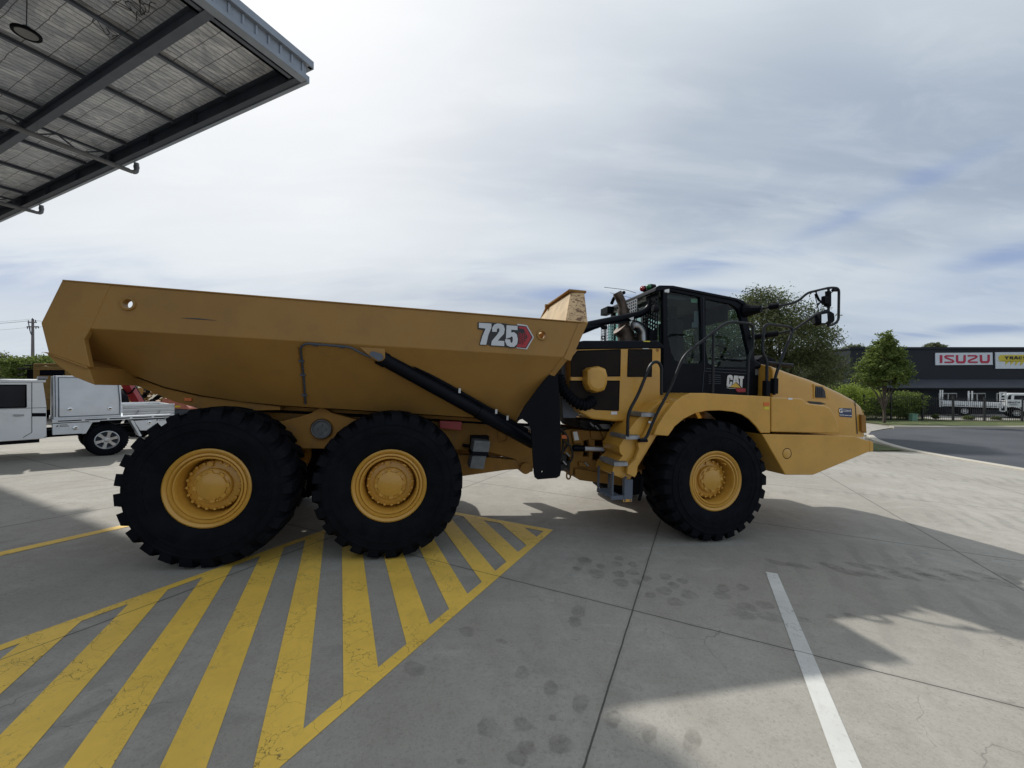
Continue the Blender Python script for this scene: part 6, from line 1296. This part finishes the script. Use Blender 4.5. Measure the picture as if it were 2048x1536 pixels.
plant('street_tree', 'upright dense green tree with forked trunk in front of the warehouse', 'tree', 30, 1768, [(1767, 682, 13, 17), (1781, 686, 11, 15), (1757, 700, 18, 18), (1787, 706, 20, 20), (1770, 722, 34, 22), (1752, 738, 30, 20), (1797, 738, 24, 22), (1770, 754, 40, 18), (1723, 755, 16, 10), (1740, 765, 18, 10), (1806, 748, 12, 12), (1776, 672, 6, 9), (1760, 684, 7, 10)], 12500, .22, 'leaf_bush', (.09, 1.0))
plant('hedge', 'bright yellow-green hedge behind the wire part of the fence', 'hedge', 33.5, 1715, [(1680, 790, 26, 20), (1705, 788, 26, 19), (1735, 795, 26, 20), (1755, 805, 22, 20), (1690, 810, 40, 22), (1735, 820, 36, 18), (1655, 795, 26, 22)], 15000, .16, 'leaf_bright', (.06, .4))
plant('round_bush', 'rounded mid-green bush beside the end of the picket fence', 'bush', 33.0, 1812, [(1800, 806, 24, 22), (1822, 803, 20, 20), (1812, 820, 28, 16), (1775, 812, 18, 20)], 11000, .13, 'leaf_bush', (.06, .4))
for (u, v, r, lab) in ((1871, 833, 6, 'low dark shrub under the fence, nearest the round bush'), (1936, 836, 9, 'low dark shrub under the fence below the rear of the white truck'), (1993, 837, 8, 'low dark shrub under the fence below the ladder rack of the white truck')):
    plant('low_shrub', lab, 'shrub', 32.6, u, [(u, v, r, 4)], 700, .12, 'leaf_green', (.02, .1), 'low shrubs along the fence')
plant('distant_tree', 'dark crown of a far gum tree between the tall tree and the street tree', 'tree', 62, 1712, [(1700, 703, 16, 12), (1716, 700, 14, 10), (1728, 706, 9, 9), (1690, 715, 20, 14), (1670, 720, 24, 20)], 5000, .34, 'leaf_far', (.3, 3.0))
plant('distant_tree', 'far tree crown showing just above the warehouse roof', 'tree', 75, 1872, [(1872, 692, 14, 6), (1850, 696, 8, 4), (1884, 695, 8, 4)], 1600, .4, 'leaf_far', (.3, 5.0))
plant('tree_row', 'dark bushy tree beneath the power pole at the far left', 'tree', 44, 70, [(70, 724, 20, 14), (40, 735, 26, 20), (90, 735, 24, 18), (60, 750, 40, 20)], 9000, .30, 'leaf_bush', (.2, 1.5))
plant('tree_row', 'dark round tree at the left frame edge', 'tree', 52, -10, [(-5, 716, 14, 10), (-30, 725, 30, 20), (-15, 745, 40, 24)], 6000, .34, 'leaf_far', (.2, 1.5))
plant('tree_row', 'paler green trees behind the dump body tail', 'tree', 60, 140, [(110, 732, 30, 10), (150, 735, 40, 12), (200, 740, 50, 14), (120, 750, 50, 14)], 7000, .36, 'leaf_bush', (.2, 1.5))
def wood(): 
    bl = []
    for i in range(46): x = -150 + i * 5.2; bl.append((x + rng.uniform(-2, 2), 92 + rng.uniform(-4, 10), rng.uniform(.5, 2.2), rng.uniform(4, 7), 4, rng.uniform(3, 4.6)))
    for i in range(30): x = 88 + i * 4.5 - 30; bl.append((x, 84 + rng.uniform(-2, 6), rng.uniform(.2, 1.6), 5, 4, rng.uniform(3, 4.5)))
    V, cc = leaves(bl, 26000, .75); o = leafmesh('far_wood', V, 'leaf_far'); tag(o, 'far wood closing the horizon behind the yard', kind='stuff')
wood()
# ---------------------------------------------------------------- one mesh per separate piece
def split_pieces(o, gapd=.02):
    me = o.data; bm = bmesh.new(); bm.from_mesh(me); bm.verts.ensure_lookup_table(); seen = {}; isl = []
    for v in bm.verts:
        if v.index in seen: continue
        st = [v]; seen[v.index] = len(isl); g_ = []
        while st:
            q = st.pop(); g_.append(q.index)
            for e in q.link_edges:
                w_ = e.other_vert(q)
                if w_.index not in seen: seen[w_.index] = len(isl); st.append(w_)
        isl.append(g_)
    bb = []
    for g_ in isl:
        c = np.array([me.vertices[i].co[:] for i in g_]); bb.append([c.min(0) - gapd, c.max(0) + gapd, [len(bb)]])
    ch = True
    while ch:
        ch = False
        for i in range(len(bb)):
            for j in range(i + 1, len(bb)):
                if (bb[i][0] <= bb[j][1]).all() and (bb[j][0] <= bb[i][1]).all():
                    bb[i] = [np.minimum(bb[i][0], bb[j][0]), np.maximum(bb[i][1], bb[j][1]), bb[i][2] + bb[j][2]]; bb.pop(j); ch = True; break
            if ch: break
    bm.free()
    if len(bb) < 2: return
    base = o.name.split('.')[0]; kids = [k for k in bpy.data.objects if k.parent == o]
    for n_, (_, _, ids) in enumerate(bb):
        keep = {v for k in ids for v in isl[k]}; c = me.copy() if n_ else None; tgt = o
        if n_: tgt = o.copy(); tgt.data = c; tgt.name = base; COL.objects.link(tgt)
        else: tgt.data = me.copy()
        b2 = bmesh.new(); b2.from_mesh(tgt.data); b2.verts.ensure_lookup_table(); bmesh.ops.delete(b2, geom=[v for v in b2.verts if v.index not in keep], context='VERTS'); b2.to_mesh(tgt.data); b2.free()
for o in list(bpy.data.objects):
    if o.type == 'MESH' and o.parent and o.name.split('.')[0] in ('arm_cable', 'arm_joint', 'beam_stiffener', 'cylinder_barrel', 'front_rib', 'hitch_plate', 'hose_fitting', 'latch', 'loose_cable', 'pipe_clip', 'post', 'rail_socket', 'rear_pillar', 'step_bolt', 'tail_panel', 'wheel', 'work_lamp', 'lug_pin'):
        if o.name.split('.')[0] == 'post' and not (o.parent and o.parent.name.startswith('flatbed')): continue
        if o.name.split('.')[0] == 'wheel' and (o.children or o.parent.name.split('.')[0] not in ('wheel_loader', 'crane_truck', 'compact_tractor')): continue
        split_pieces(o)
